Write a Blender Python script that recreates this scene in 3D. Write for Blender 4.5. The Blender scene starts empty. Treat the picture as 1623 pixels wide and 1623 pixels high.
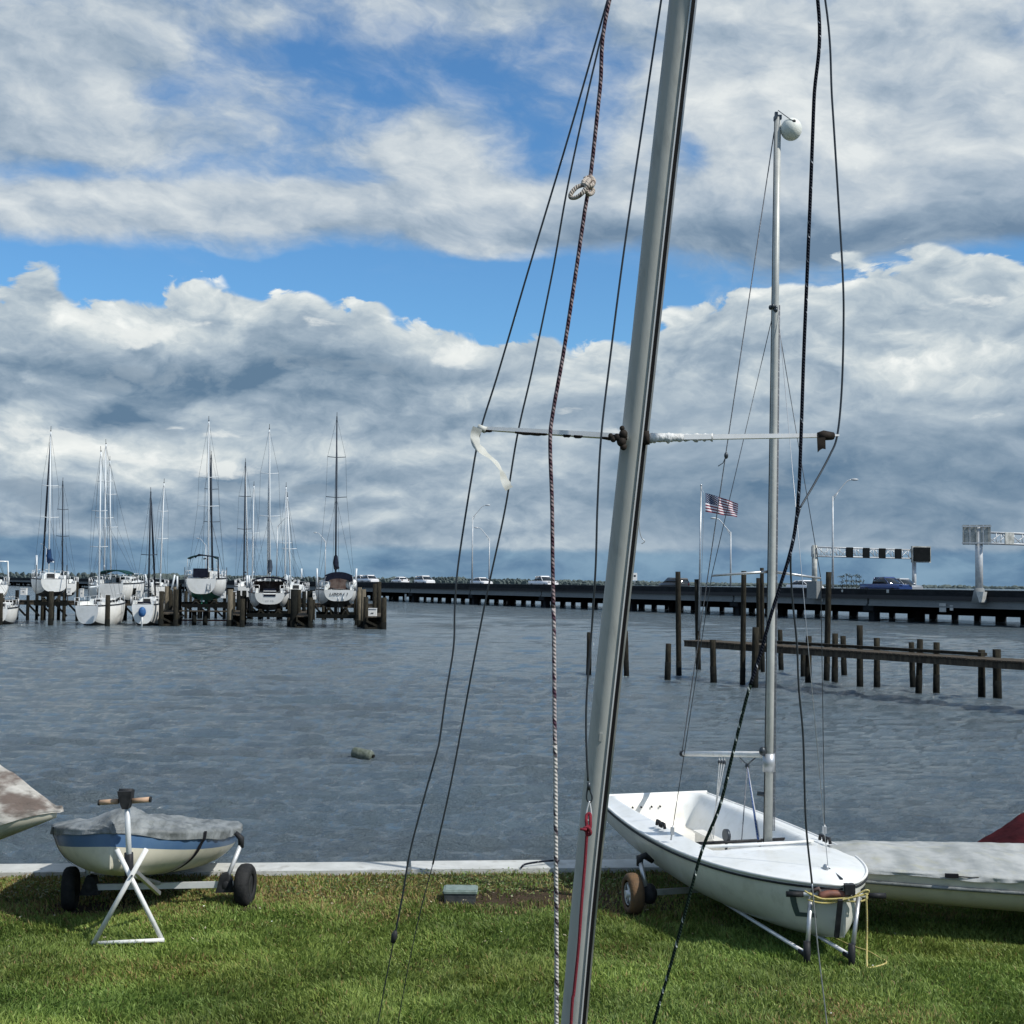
import bpy, math, random
import numpy as np
from mathutils import Vector, Matrix
random.seed(7); rng = np.random.default_rng(7)
sc = bpy.context.scene
col = sc.collection
R = math.radians

# ------------------------------------------------------------------ camera
F = 2200.0                                   # focal length in photo pixels (1623 wide)
CZ = 2.8                                     # eye height above the lawn
WATER = -1.0
PITCH, ROLL = R(2.86), R(0.56)
fw = Vector((0, math.cos(PITCH), math.sin(PITCH)))
r0 = Vector((1, 0, 0)); u0 = Vector((0, -math.sin(PITCH), math.cos(PITCH)))
rt = r0*math.cos(ROLL) + u0*math.sin(ROLL)
up = u0*math.cos(ROLL) - r0*math.sin(ROLL)
CAM = Vector((0, 0, CZ))
cam = bpy.data.cameras.new("camera"); camo = bpy.data.objects.new("camera", cam); col.objects.link(camo)
m3 = Matrix((rt, up, -fw)).transposed()
camo.matrix_world = Matrix.Translation(CAM) @ m3.to_4x4()
cam.sensor_width = 36; cam.lens = 36*F/1623; cam.clip_start = 0.1; cam.clip_end = 20000
sc.camera = camo
sc.render.resolution_x = sc.render.resolution_y = 1024

def ray(px, py): return fw + rt*((px-811.5)/F) + up*((811.5-py)/F)
def W(px, py, D): return CAM + ray(px, py)*D                     # world point seen at a photo pixel, at a depth
def G(px, py, z=0.0):                                           # world point seen at a photo pixel, at a height
    r = ray(px, py); return CAM + r*((z-CZ)/r.z)
def atY(px, py, y):
    r = ray(px, py); return CAM + r*(y/r.y)

# ------------------------------------------------------------------ light
SUN = Vector((0.60, -0.34, 0.72)).normalized()                   # towards the sun
sc.view_settings.view_transform = 'Standard'; sc.view_settings.look = 'None'
sc.view_settings.exposure = 0; sc.view_settings.gamma = 1; sc.view_settings.use_curve_mapping = False
sl = bpy.data.lights.new("sun", 'SUN'); sl.energy = 4.4; sl.angle = R(0.6); sl.color = (1, .965, .9)
so = bpy.data.objects.new("sun", sl); col.objects.link(so)
so.rotation_euler = (-SUN).to_track_quat('-Z', 'Y').to_euler(); so.location = (20, -10, 30)
# ------------------------------------------------------------------ sky (Nishita plus procedural cloud layers by direction)
world = bpy.data.worlds.new("World"); sc.world = world; world.use_nodes = True
class NT:
    nt = None
def _in(sock, v):
    if isinstance(v, E): NT.nt.links.new(v.s, sock)
    elif isinstance(v, bpy.types.NodeSocket): NT.nt.links.new(v, sock)
    else:
        if hasattr(sock.default_value, '__len__') and not hasattr(v, '__len__'): v = (v,)*len(sock.default_value)
        if hasattr(v, '__len__') and len(v) == 3 and len(sock.default_value) == 4: v = (*v, 1)
        sock.default_value = v
def mth(op, a, b=0.0, c=0.0, clamp=False):
    n = NT.nt.nodes.new('ShaderNodeMath'); n.operation = op; n.use_clamp = clamp
    _in(n.inputs[0], a); _in(n.inputs[1], b); _in(n.inputs[2], c)
    return E(n.outputs[0])
class E:
    def __init__(self, s): self.s = s
    def __add__(self, o): return mth('ADD', self, o)
    __radd__ = __add__
    def __sub__(self, o): return mth('SUBTRACT', self, o)
    def __rsub__(self, o): return mth('SUBTRACT', o, self)
    def __mul__(self, o): return mth('MULTIPLY', self, o)
    __rmul__ = __mul__
    def __truediv__(self, o): return mth('DIVIDE', self, o)
    def __pow__(self, o): return mth('POWER', self, o)
def sst(a, lo, hi, o0=0.0, o1=1.0):
    n = NT.nt.nodes.new('ShaderNodeMapRange'); n.interpolation_type = 'SMOOTHSTEP'
    for i, v in enumerate((a, lo, hi, o0, o1)): _in(n.inputs[i], v)
    return E(n.outputs[0])
def lin(a, lo, hi, o0=0.0, o1=1.0):
    n = NT.nt.nodes.new('ShaderNodeMapRange'); n.clamp = True
    for i, v in enumerate((a, lo, hi, o0, o1)): _in(n.inputs[i], v)
    return E(n.outputs[0])
def xyz(x, y, z=0.0):
    n = NT.nt.nodes.new('ShaderNodeCombineXYZ'); _in(n.inputs[0], x); _in(n.inputs[1], y); _in(n.inputs[2], z); return E(n.outputs[0])
def noi(v, scale=1.0, detail=6, rough=.5, lac=2.0, dist=0.0, kind='FBM'):
    n = NT.nt.nodes.new('ShaderNodeTexNoise'); n.noise_dimensions = '3D'; n.noise_type = kind
    try: n.normalize = True
    except Exception: pass
    _in(n.inputs['Vector'], v); n.inputs['Scale'].default_value = scale; n.inputs['Detail'].default_value = detail
    n.inputs['Roughness'].default_value = rough; n.inputs['Lacunarity'].default_value = lac; n.inputs['Distortion'].default_value = dist
    return E(n.outputs['Fac'])
def voro(v, scale, smooth=.6):
    n = NT.nt.nodes.new('ShaderNodeTexVoronoi'); n.feature = 'SMOOTH_F1'
    _in(n.inputs['Vector'], v); n.inputs['Scale'].default_value = scale
    n.inputs['Smoothness'].default_value = smooth
    return E(n.outputs['Distance'])
def mixc(f, a, b, mode='MIX'):
    n = NT.nt.nodes.new('ShaderNodeMix'); n.data_type = 'RGBA'; n.blend_type = mode
    _in(n.inputs[0], f); _in(n.inputs[6], a); _in(n.inputs[7], b); return E(n.outputs[2])
def ramp(f, stops, interp='LINEAR'):
    n = NT.nt.nodes.new('ShaderNodeValToRGB'); _in(n.inputs[0], f); cr = n.color_ramp; cr.interpolation = interp
    while len(cr.elements) < len(stops): cr.elements.new(.5)
    for e, (p, c) in zip(cr.elements, stops): e.position = p; e.color = (*c[:3], 1)
    return E(n.outputs[0])
def s2l(*c): return tuple(((v/255+.055)/1.055)**2.4 if v > 10.3 else v/255/12.92 for v in c)

NT.nt = world.node_tree; NT.nt.nodes.clear()
tc = NT.nt.nodes.new('ShaderNodeTexCoord')
sep = NT.nt.nodes.new('ShaderNodeSeparateXYZ'); NT.nt.links.new(tc.outputs['Generated'], sep.inputs[0])
DX, DY, DZ = (E(sep.outputs[i]) for i in range(3))
U = mth('ARCTAN2', DX, DY); V = mth('ARCSINE', DZ)
K = 1000.0
def uv(px, py):
    r = ray(px, py).normalized(); return math.atan2(r.x, r.y), math.asin(r.z)
def blob(px, py, sx, sy, Uc, Vc):
    u, v = uv(px, py)
    a = mth('MULTIPLY_ADD', Uc, F/sx, -u*F/sx); b = mth('MULTIPLY_ADD', Vc, F/sy, -v*F/sy)
    q = mth('MULTIPLY_ADD', b, b, a*a)
    return mth('EXPONENT', q*(-1.0))
def blobs(lst, Uc, Vc, base=0.0):
    t = None
    for (px, py, sx, sy, w) in lst:
        t = mth('MULTIPLY_ADD', blob(px, py, sx, sy, Uc, Vc), w, base if t is None else t)
    return t

# shared domain warp
P0 = xyz(U*3.0, V*6.0, 0.0)
w1 = noi(P0, 2.2, 5, .55); w2 = noi(xyz(U*3.0+7.3, V*6.0+2.1, 4.0), 2.2, 5, .55)
Uw = U + (w1-.5)*.085; Vw = V + (w2-.5)*.042
# --- layer A : high stratocumulus
PA = xyz(Uw*5.2+1.7, Vw*10.0+Uw*1.2, 1.3)
nA = noi(PA, 1.15, 10, .59)
nA2 = noi(xyz(Uw*5.2+1.7+.05, Vw*10.0+Uw*1.2+.16, 1.3), 1.15, 9, .57)
biasA = blobs([(180,215,330,55,.20),(330,330,420,52,.30),(820,340,330,50,.26),(1350,170,330,150,.34),(1300,350,420,60,.30),
               (60,70,260,70,.20),(760,10,300,40,.16),(1250,40,300,80,.12),(700,190,60,60,.12),(1150,470,120,45,.10),
               (470,75,60,22,-.16),(640,250,110,70,.13),(380,40,120,30,.10),(280,150,70,30,-.10),(590,285,80,28,-.20),(700,120,170,45,-.05),(120,270,170,20,-.17),(860,215,60,60,-.06),
               (560,150,200,60,-.045),(330,268,200,24,-.09),(250,60,160,30,-.05),(660,190,70,60,.05),(420,150,60,30,.05),(300,445,420,32,-.75),(800,470,220,34,-.60),(1090,238,34,34,-.22),(1530,420,150,34,-.34),(1120,520,110,22,-.16),(600,500,500,30,-.4),(-300,450,400,40,-.4),(960,445,70,50,-.3)], Uw, Vw, 0.02)
dA = nA + biasA + sst(V, .45, .60)*.10  # last term adds unseen cloud overhead to whiten ambient light and water reflections
aA = sst(dA, .43, .73)
aA = aA*sst(V, .165, .20)
relA = nA - nA2
shA = blobs([(1400,372,480,44,-.48),(330,385,350,22,-.10),(200,255,260,18,-.06),(900,370,240,30,-.22),(330,310,300,35,.10),(760,320,200,30,.12),(150,185,260,30,.08),(1150,190,160,110,.16),(1300,300,330,26,.10),(60,120,200,60,-.10),(1300,40,400,40,-.10),(1560,200,120,120,.02)], Uw, Vw, .58)
bA = shA + relA*2.3 + (dA-.7)*.25 + (noi(PA, 2.6, 6, .6)-.5)*.40
# --- layer B : cumulus bank with a crisp cauliflower top
PB = xyz(U*7.5+(w1-.5)*.8, V*13.0+(w2-.5)*.8, 5.0)
nB = noi(PB, 1.9, 10, .58)
nB2 = noi(xyz(U*7.5+(w1-.5)*.8-.05, V*13.0+(w2-.5)*.8+.17, 5.0), 1.9, 9, .56)
vb = voro(xyz(U*9+(nB-.5)*.9, V*14+(w2-.5)*.8, 1.0), 3.1)
vb2 = voro(xyz(U*9+(nB-.5)*.9, V*14+(w2-.5)*.8+.12, 1.0), 3.1)
def hgt(px, py): return uv(px, py)[1]
top = blobs([(60,480,50,400,.012),(-40,520,60,400,-.006),(260,500,180,400,.004),(480,500,70,400,.004),(690,540,140,400,-.010),(950,560,160,400,-.020),(1380,470,190,400,.030),(1120,500,80,400,.006),(1560,470,90,400,.016),(1160,540,60,400,.008)], U, V*0.0+hgt(811,500), .195)
dB = (top - V)*9.0 + (nB-.5)*.62 + (.45-vb)*.26
aB = sst(dB, -.012, .045)
rimB = sst(dB, .42, .02)
relB = nB - nB2
relV = vb2 - vb
shB = blobs([(200,600,330,34,-.30),(560,580,170,38,-.30),(80,560,120,40,-.12),(110,520,60,30,.16),(220,530,120,22,.12),(640,545,50,18,.20),(700,570,60,35,.22),
             (200,668,80,20,-.30),(40,690,110,40,.30),(200,735,200,34,.28),(360,760,45,16,-.34),(510,762,35,11,-.30),(440,720,260,14,.20),(520,775,330,14,.10),(380,640,300,18,.06),
             (120,800,170,26,-.12),(620,740,160,20,.10),(900,750,120,40,.10),(850,640,200,60,.03),(970,570,80,40,.12),(1130,560,120,50,-.10),(1250,590,170,40,.16),(1500,560,160,80,.28),(1590,655,60,12,.26),
             (1450,730,230,50,-.26),(1250,800,300,60,-.24),(1500,850,300,50,-.14),(1100,650,200,40,-.04),(1100,740,130,50,-.06),(620,840,380,14,-.12),(560,870,330,12,.12),(1350,870,300,10,.10),(300,610,60,8,.1)], Uw*.55+U*.45, Vw*.55+V*.45, .40)
# horizontally drawn-out detail lower down
PC = xyz(Uw*10.0+3.0, Vw*21.0, 2.0)
nC = noi(PC, 1.2, 9, .58); nC2 = noi(xyz(Uw*10.0+2.92, Vw*21.0+.24, 2.0), 1.2, 8, .56)
low = sst(V, .075, .150)                      # 1 = up in the bank, 0 = low streaks
nD = noi(xyz(Uw*20.0+1.0, Vw*36.0, 8.0), 1.0, 7, .60); nD2 = noi(xyz(Uw*20.0+.9, Vw*36.0+.28, 8.0), 1.0, 6, .58)
soft = 1.0 - .45*sst(U, -.02, .10)*sst(V, .16, .10)
bB = shB + (relB*(low*.78+.25) + relV*(low*.30) + rimB*low*.26 + (nB-.5)*.38 + (nC-nC2)*(1.05-.6*low) + (nD-nD2)*.75)*soft
bB = bB + (nC-.5)*(.5-.3*low) + .04
# dark rain band along the horizon
hb = sst(V + (nC-.5)*.014 + sst(U, -.20, -.05)*.004, .0305, .0245)
bB = bB - hb*.12
bB = mixc(sst(V, .016, .004)*.5, xyz(bB, bB, bB), (.22, .22, .22))
sepb = NT.nt.nodes.new('ShaderNodeSeparateXYZ'); NT.nt.links.new(bB.s, sepb.inputs[0]); bB = E(sepb.outputs[0])
stops = [(0.0, s2l(98,126,152)), (.22, s2l(130,152,172)), (.42, s2l(156,174,190)), (.60, s2l(182,196,206)), (.78, s2l(210,219,222)), (1.0, s2l(247,250,247))]
cB = ramp(bB, stops)
cA = ramp(bA, [(0.0, s2l(112,136,160)), (.30, s2l(147,166,184)), (.52, s2l(176,190,203)), (.74, s2l(203,212,218)), (1.0, s2l(230,235,235))])
mD = sst(nD + blobs([(200,662,75,20,.30),(300,590,190,26,.20),(560,585,120,22,.22),(372,757,48,14,.40),(508,762,34,9,.40),(25,775,60,18,.30),(135,800,130,26,.16),(640,795,130,22,.18),(830,600,60,14,.14),(1350,735,160,26,.15),(1130,770,140,22,.12),(60,560,120,30,.12)], Uw, Vw), .66, .78)
cB = mixc(mD*.60, cB, mixc(nB, s2l(120,142,162), s2l(158,174,188)))
nE = noi(xyz(Uw*17.0+5.0, Vw*40.0, 12.0), 1.0, 8, .62)
mE = sst(nE*1.0 + blobs([(70,690,120,26,.34),(215,722,110,20,.28),(110,495,55,30,.30),(230,520,100,22,.26),(330,500,60,16,.2),(540,520,60,16,.2),(700,562,70,20,.30),(640,540,40,14,.2),(275,668,22,6,.30),(440,735,150,16,.20),(345,690,80,8,.16),(860,655,110,14,.16),(985,690,60,16,.22),(1590,653,60,12,.30),(1500,480,120,18,.22),(1140,560,60,14,.22),(1360,600,120,14,.12),(1430,640,90,9,.16),(1380,425,50,12,.2)], Uw, Vw), .70, .86)
cB = mixc(mE*.78, cB, s2l(236,240,238))
cB = mixc(hb*.72, cB, mixc(sst(nC, .35, .65), s2l(78,116,152), s2l(124,160,186)))
sky = NT.nt.nodes.new('ShaderNodeTexSky'); sky.sky_type = 'NISHITA'; sky.sun_disc = False
sky.sun_elevation = math.asin(SUN.z); sky.sun_rotation = math.atan2(SUN.x, SUN.y)
sky.altitude = 0; sky.air_density = 1.0; sky.dust_density = .3; sky.ozone_density = 2.0
STR = 0.1; SKYTINT = (.64, 1.05, 1.34)
blue = mixc(1.0, E(sky.outputs[0]), SKYTINT, 'MULTIPLY')
wisp = sst(noi(xyz(Uw*8+3, Vw*22+Uw*4, 9.0), 1.3, 9, .6), .50, .80)*.55*sst(V, .20, .28)
blue = mixc(wisp, blue, tuple(c/STR for c in s2l(190,203,222)))
def up10(c): return mixc(1.0, c, (1/STR,)*3, 'MULTIPLY')
skyc = mixc(aA*.97, blue, up10(cA))
skyc = mixc(aB, skyc, up10(cB))
gnd = sst(DZ, -.001, -.006)
skyc = mixc(gnd, skyc, (1.0, 1.3, 1.6))
bg = NT.nt.nodes.new('ShaderNodeBackground'); NT.nt.links.new(skyc.s, bg.inputs[0]); bg.inputs[1].default_value = STR
wo = NT.nt.nodes.new('ShaderNodeOutputWorld'); NT.nt.links.new(bg.outputs[0], wo.inputs[0])
world.cycles.sampling_method = 'MANUAL'; world.cycles.sample_map_resolution = 512
# ------------------------------------------------------------------ materials
def mat(name, c, rough=.6, metal=0.0, dull=None, c2=None, scale=3.0, stretch=(1,1,1), bump=0.0, bscale=None, detail=6, lo=.35, hi=.65, spec=.5, coord='Object', c3=None, scale3=20, amt3=.5, coat=0.0):
    if max(c) < .10 and rough > .4 and spec == .5: spec = .12
    m = bpy.data.materials.new(name); m.use_nodes = True; NT.nt = m.node_tree
    b = m.node_tree.nodes['Principled BSDF']
    b.inputs['Roughness'].default_value = rough; b.inputs['Metallic'].default_value = metal
    b.inputs['Specular IOR Level'].default_value = spec; b.inputs['Base Color'].default_value = (*c, 1)
    if coat: b.inputs['Coat Weight'].default_value = coat; b.inputs['Coat Roughness'].default_value = .1
    if c2 is not None or bump or c3 is not None:
        t = m.node_tree.nodes.new('ShaderNodeTexCoord'); mp = m.node_tree.nodes.new('ShaderNodeMapping')
        m.node_tree.links.new(t.outputs[coord], mp.inputs[0]); mp.inputs['Scale'].default_value = stretch
        vec = E(mp.outputs[0])
    cc = c
    if c2 is not None:
        cc = mixc(sst(noi(vec, scale, detail, .6), lo, hi), c, c2)
    if c3 is not None:
        cc = mixc(sst(noi(vec, scale3, 4, .6), .5, .72)*amt3, cc, c3)
    if isinstance(cc, E): m.node_tree.links.new(cc.s, b.inputs['Base Color'])
    if bump:
        bn = m.node_tree.nodes.new('ShaderNodeBump'); bn.inputs['Strength'].default_value = bump; bn.inputs['Distance'].default_value = .02
        _in(bn.inputs['Height'], noi(vec, bscale or scale*4, 5, .6)); m.node_tree.links.new(bn.outputs[0], b.inputs['Normal'])
    return m
def ropemat(name, base, fleck, freq, turns=2, thr=.72, rough=.8):
    """braided rope: flecks follow a helix along the UV of the tube (u metres along, v round)"""
    m = mat(name, base, rough); NT.nt = m.node_tree
    t = m.node_tree.nodes.new('ShaderNodeTexCoord'); s = m.node_tree.nodes.new('ShaderNodeSeparateXYZ')
    m.node_tree.links.new(t.outputs['UV'], s.inputs[0])
    u, v = E(s.outputs[0]), E(s.outputs[1])
    a = mth('SINE', u*freq*6.283 + v*6.283*turns)*.6 + mth('SINE', u*freq*2.1 + v*6.283 + mth('SINE', u*freq*.9)*2.0)*.45
    f = sst(a, thr, min(thr+.12, 1.03))
    m.node_tree.links.new(mixc(f, base, fleck).s, m.node_tree.nodes['Principled BSDF'].inputs['Base Color'])
    bn = m.node_tree.nodes.new('ShaderNodeBump'); bn.inputs['Strength'].default_value = .5; bn.inputs['Distance'].default_value = .002
    _in(bn.inputs['Height'], mth('SINE', u*freq*25 + v*12.566)); m.node_tree.links.new(bn.outputs[0], m.node_tree.nodes['Principled BSDF'].inputs['Normal'])
    return m

M = {}
M['gel'] = mat('white_gelcoat', (.80,.81,.80), .35, c2=(.71,.72,.69), scale=2.2, c3=(.55,.54,.49), scale3=9, amt3=.38, coat=.3)
M['gelin'] = mat('cream_gelcoat', (.78,.75,.68), .42, c2=(.70,.67,.60), scale=3, c3=(.50,.46,.38), scale3=11, amt3=.3)
M['hullgel'] = mat('scuffed_shade_toned_hull', (.62,.62,.56), .35, c2=(.52,.52,.46), scale=1.4, stretch=(1,1,.6), c3=(.36,.36,.30), scale3=9, amt3=.40, coat=.25)  # white base darkened for the shaded flank; the darker blotches are scuff grime
M['spar'] = mat('pale_grey_spar', (.46,.47,.44), .45, .15, c2=(.38,.39,.37), scale=5, c3=(.25,.26,.25), scale3=30, amt3=.3)
M['hullwhite'] = mat('white_topsides', (.86,.86,.83), .35, c2=(.76,.76,.72), scale=.9, c3=(.5,.5,.46), scale3=3, amt3=.25)
M['hullcream'] = mat('cream_hull', (.66,.62,.50), .4, c2=(.56,.53,.43), scale=2.2, c3=(.35,.34,.26), scale3=6, amt3=.35)
M['hullblue'] = mat('blue_band', (.06,.125,.24), .4, c2=(.08,.15,.26), scale=4)
M['anod'] = mat('grey_anodised_spar', (.43,.44,.405), .6, .0, c2=(.37,.38,.35), scale=2.5, stretch=(1,1,.3), c3=(.18,.19,.18), scale3=30, amt3=.35, bump=.04, bscale=60)
M['alu'] = mat('aluminium', (.55,.56,.56), .38, .75, c2=(.42,.43,.43), scale=6, c3=(.3,.3,.3), scale3=30, amt3=.3)
M['alup'] = mat('pale_aluminium', (.72,.73,.73), .4, .25, c2=(.62,.63,.63), scale=5)
M['white'] = mat('white_paint', (.80,.80,.78), .45, c2=(.70,.70,.67), scale=6, c3=(.45,.43,.38), scale3=25, amt3=.3)
M['black'] = mat('black_plastic', (.018,.019,.021), .5, c2=(.035,.036,.038), scale=14)
M['rubber'] = mat('tyre_rubber', (.016,.017,.018), .75, c2=(.03,.03,.03), scale=12, bump=.3, bscale=60)
M['tan'] = mat('rusty_orange_tyre', (.14,.078,.034), .8, c2=(.085,.05,.024), scale=9, c3=(.08,.06,.04), scale3=30, bump=.3, bscale=70)
M['grip'] = mat('tan_foam_grip', (.52,.34,.22), .7, c2=(.40,.27,.18), scale=18)
M['wire'] = mat('stainless_wire', (.06,.07,.08), .4, .6)
M['wirel'] = mat('light_wire', (.42,.44,.46), .4, .5)
M['groove'] = mat('dark_sail_groove', (.010,.010,.011), .6)
M['tape'] = mat('white_tape', (.74,.75,.74), .55, c2=(.60,.60,.58), scale=25, bump=.4, bscale=60)
M['ball'] = mat('white_foam_float', (.74,.76,.70), .55, c2=(.66,.68,.62), scale=9, bump=.15, bscale=60)
M['spr'] = mat('white_spreader_paint', (.86,.87,.87), .5, c2=(.78,.79,.79), scale=14)
M['tapeo'] = mat('old_tape', (.40,.41,.37), .6, c2=(.54,.55,.51), scale=20)
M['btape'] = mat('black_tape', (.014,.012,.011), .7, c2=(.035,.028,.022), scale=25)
M['cover'] = mat('grey_boat_cover', (.24,.255,.255), .55, c2=(.11,.12,.12), scale=3.5, stretch=(1,2.5,1), c3=(.09,.10,.09), scale3=6, amt3=.6, bump=.5, bscale=18)
M['coverp'] = mat('pale_grey_cover', (.39,.40,.39), .7, c2=(.25,.265,.26), scale=3.5, c3=(.34,.33,.22), scale3=5, amt3=.5, bump=.35, bscale=14)
M['coverb'] = mat('weathered_brown_cover', (.42,.405,.37), .85, c2=(.13,.10,.085), scale=4.5, stretch=(.55,1,1.8), lo=.38, hi=.62, c3=(.08,.07,.06), scale3=14, amt3=.65, bump=.4, bscale=18)
M['maroon'] = mat('maroon_cover', (.075,.012,.016), .75, c2=(.035,.007,.010), scale=3.5, stretch=(.4,1,2), bump=.5, bscale=10)
M['web'] = mat('black_webbing', (.012,.012,.015), .7)
M['wood'] = mat('weathered_wood', (.095,.078,.058), .85, c2=(.045,.038,.03), scale=6, stretch=(1,1,.35), c3=(.03,.03,.025), scale3=14, amt3=.6, bump=.5)
M['pile'] = mat('dark_timber_pile', (.032,.029,.021), .9, c2=(.013,.012,.010), scale=5, stretch=(3,3,.5), c3=(.060,.056,.036), scale3=7, amt3=.5, bump=.6, bscale=14)
M['pilew'] = mat('wet_dark_timber', (.005,.006,.006), .9, c2=(.011,.012,.010), scale=8)
M['pilet'] = mat('tan_timber_pile', (.15,.125,.085), .85, c2=(.07,.06,.04), scale=4, stretch=(3,3,.5), bump=.5)
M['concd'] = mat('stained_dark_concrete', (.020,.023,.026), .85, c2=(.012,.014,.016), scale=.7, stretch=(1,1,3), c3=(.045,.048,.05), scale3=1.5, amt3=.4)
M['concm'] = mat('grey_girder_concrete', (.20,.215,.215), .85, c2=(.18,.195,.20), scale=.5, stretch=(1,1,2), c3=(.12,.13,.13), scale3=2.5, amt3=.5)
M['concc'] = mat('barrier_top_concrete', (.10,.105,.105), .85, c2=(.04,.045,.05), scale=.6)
M['conc'] = mat('pale_concrete', (.55,.555,.53), .8, c2=(.45,.455,.43), scale=2.5, c3=(.26,.25,.22), scale3=7, amt3=.55, bump=.25, bscale=30)
M['asph'] = mat('asphalt', (.05,.05,.052), .85)
M['galv'] = mat('galvanised_steel', (.56,.58,.59), .5, .3, c2=(.44,.46,.47), scale=2)
M['galvd'] = mat('weathered_sign_back', (.46,.47,.44), .6, .1, c2=(.25,.26,.24), scale=1.4)
M['sdark'] = mat('dark_sign_panel', (.004,.006,.007), .9, c2=(.007,.009,.010), scale=1.5)
M['carwhite'] = mat('white_car_paint', (.80,.80,.80), .25, coat=.5)
M['carblue'] = mat('blue_car_paint', (.02,.05,.17), .25, .2, coat=.5)
M['carsilver'] = mat('silver_car_paint', (.42,.44,.46), .3, .5, coat=.5)
M['cardark'] = mat('dark_car_paint', (.03,.035,.04), .3, coat=.5)
M['glass'] = mat('tinted_glass', (.012,.016,.02), .08, spec=.8)
M['antig'] = mat('green_bottom_paint', (.015,.20,.115), .7, c2=(.012,.13,.08), scale=1.5)
M['antid'] = mat('dark_bottom_paint', (.04,.04,.042), .7, c2=(.07,.065,.06), scale=1.5)
M['antib'] = mat('blue_bottom_paint', (.02,.04,.10), .7)
M['navy'] = mat('navy_canvas', (.006,.008,.017), .9, c2=(.011,.014,.026), scale=3)
M['dgreen'] = mat('dark_green_canvas', (.010,.045,.045), .8)
M['brownc'] = mat('brown_canvas_window', (.075,.05,.045), .6, c2=(.15,.12,.11), scale=2.5)
M['navyb'] = mat('deep_blue_canvas', (.012,.035,.09), .8)
M['bluec'] = mat('blue_canvas', (.015,.08,.22), .7, c2=(.03,.12,.30), scale=4)
M['mastw'] = mat('white_mast_paint', (.62,.66,.68), .4)
M['mastd'] = mat('dark_mast', (.035,.045,.06), .5)
M['grassfar'] = mat('far_woods', (.075,.10,.095), .9, c2=(.095,.118,.108), scale=.05, c3=(.035,.05,.046), scale3=.2, amt3=.6)  # distance haze is mixed into this greyed, lightened tree colour
M['boxg'] = mat('grey_plastic_box', (.045,.052,.055), .6, c2=(.075,.08,.08), scale=9, bump=.2)
M['lid'] = mat('grey_green_lid', (.20,.255,.23), .6, c2=(.13,.175,.155), scale=12, c3=(.12,.13,.11), scale3=35, amt3=.5)
M['buoy'] = mat('algae_grey_float', (.13,.15,.125), .7, c2=(.06,.075,.05), scale=12, bump=.3)
M['yrope'] = ropemat('yellow_rope', (.50,.42,.15), (.62,.57,.34), 60)
M['r_mid'] = ropemat('faded_red_flecked_rope', (.33,.29,.285), (.06,.02,.04), 26, 1, .25)
M['prope'] = ropemat('pinkish_brown_line', (.25,.12,.09), (.35,.20,.15), 60)
M['r_red'] = ropemat('red_rope', (.20,.008,.022), (.30,.02,.04), 120)
M['r_cream'] = ropemat('white_rope_dark_flecks', (.46,.44,.41), (.05,.035,.045), 26, 1, .50)
M['r_pink'] = ropemat('red_flecked_rope', (.20,.15,.155), (.05,.018,.03), 26, 1, -.05)
M['r_dark'] = ropemat('navy_rope_white_flecks', (.010,.013,.022), (.34,.36,.40), 34, 1, .90)
M['r_green'] = ropemat('dark_green_rope_white_flecks', (.010,.022,.016), (.42,.46,.43), 30, 1, .72)
M['r_wht'] = ropemat('white_rope', (.62,.63,.62), (.40,.42,.44), 60)
M['r_blue'] = ropemat('blue_rope', (.03,.08,.24), (.3,.36,.45), 60)
M['r_grey'] = ropemat('grey_rope', (.14,.15,.17), (.4,.4,.42), 40)
M['soil'] = mat('soil', (.06,.045,.03), .95, c2=(.03,.024,.018), scale=8, bump=.8)

# ------------------------------------------------------------------ mesh building
MW = {}
def _mw(o): return MW.get(o.name, Matrix.Identity(4))
def thing(name, label, cat, loc=(0,0,0), rotz=0.0, group=None, mtx=None):
    o = bpy.data.objects.new(name, None); col.objects.link(o); o.empty_display_size = .1
    m = mtx if mtx is not None else Matrix.Translation(Vector(loc)) @ Matrix.Rotation(rotz, 4, 'Z')
    o.matrix_world = m; MW[o.name] = m.copy()
    o['label'] = label; o['category'] = cat
    if group: o['group'] = group
    return o
def tag(o, label=None, cat=None, group=None, kind=None):
    if label: o['label'] = label
    if cat: o['category'] = cat
    if group: o['group'] = group
    if kind: o['kind'] = kind
    return o
def frame(t, hint=Vector((0,0,1))):
    t = t.normalized()
    if abs(t.dot(hint)) > .97: hint = Vector((0,1,0))
    a = hint.cross(t).normalized(); return a, t.cross(a)
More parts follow.
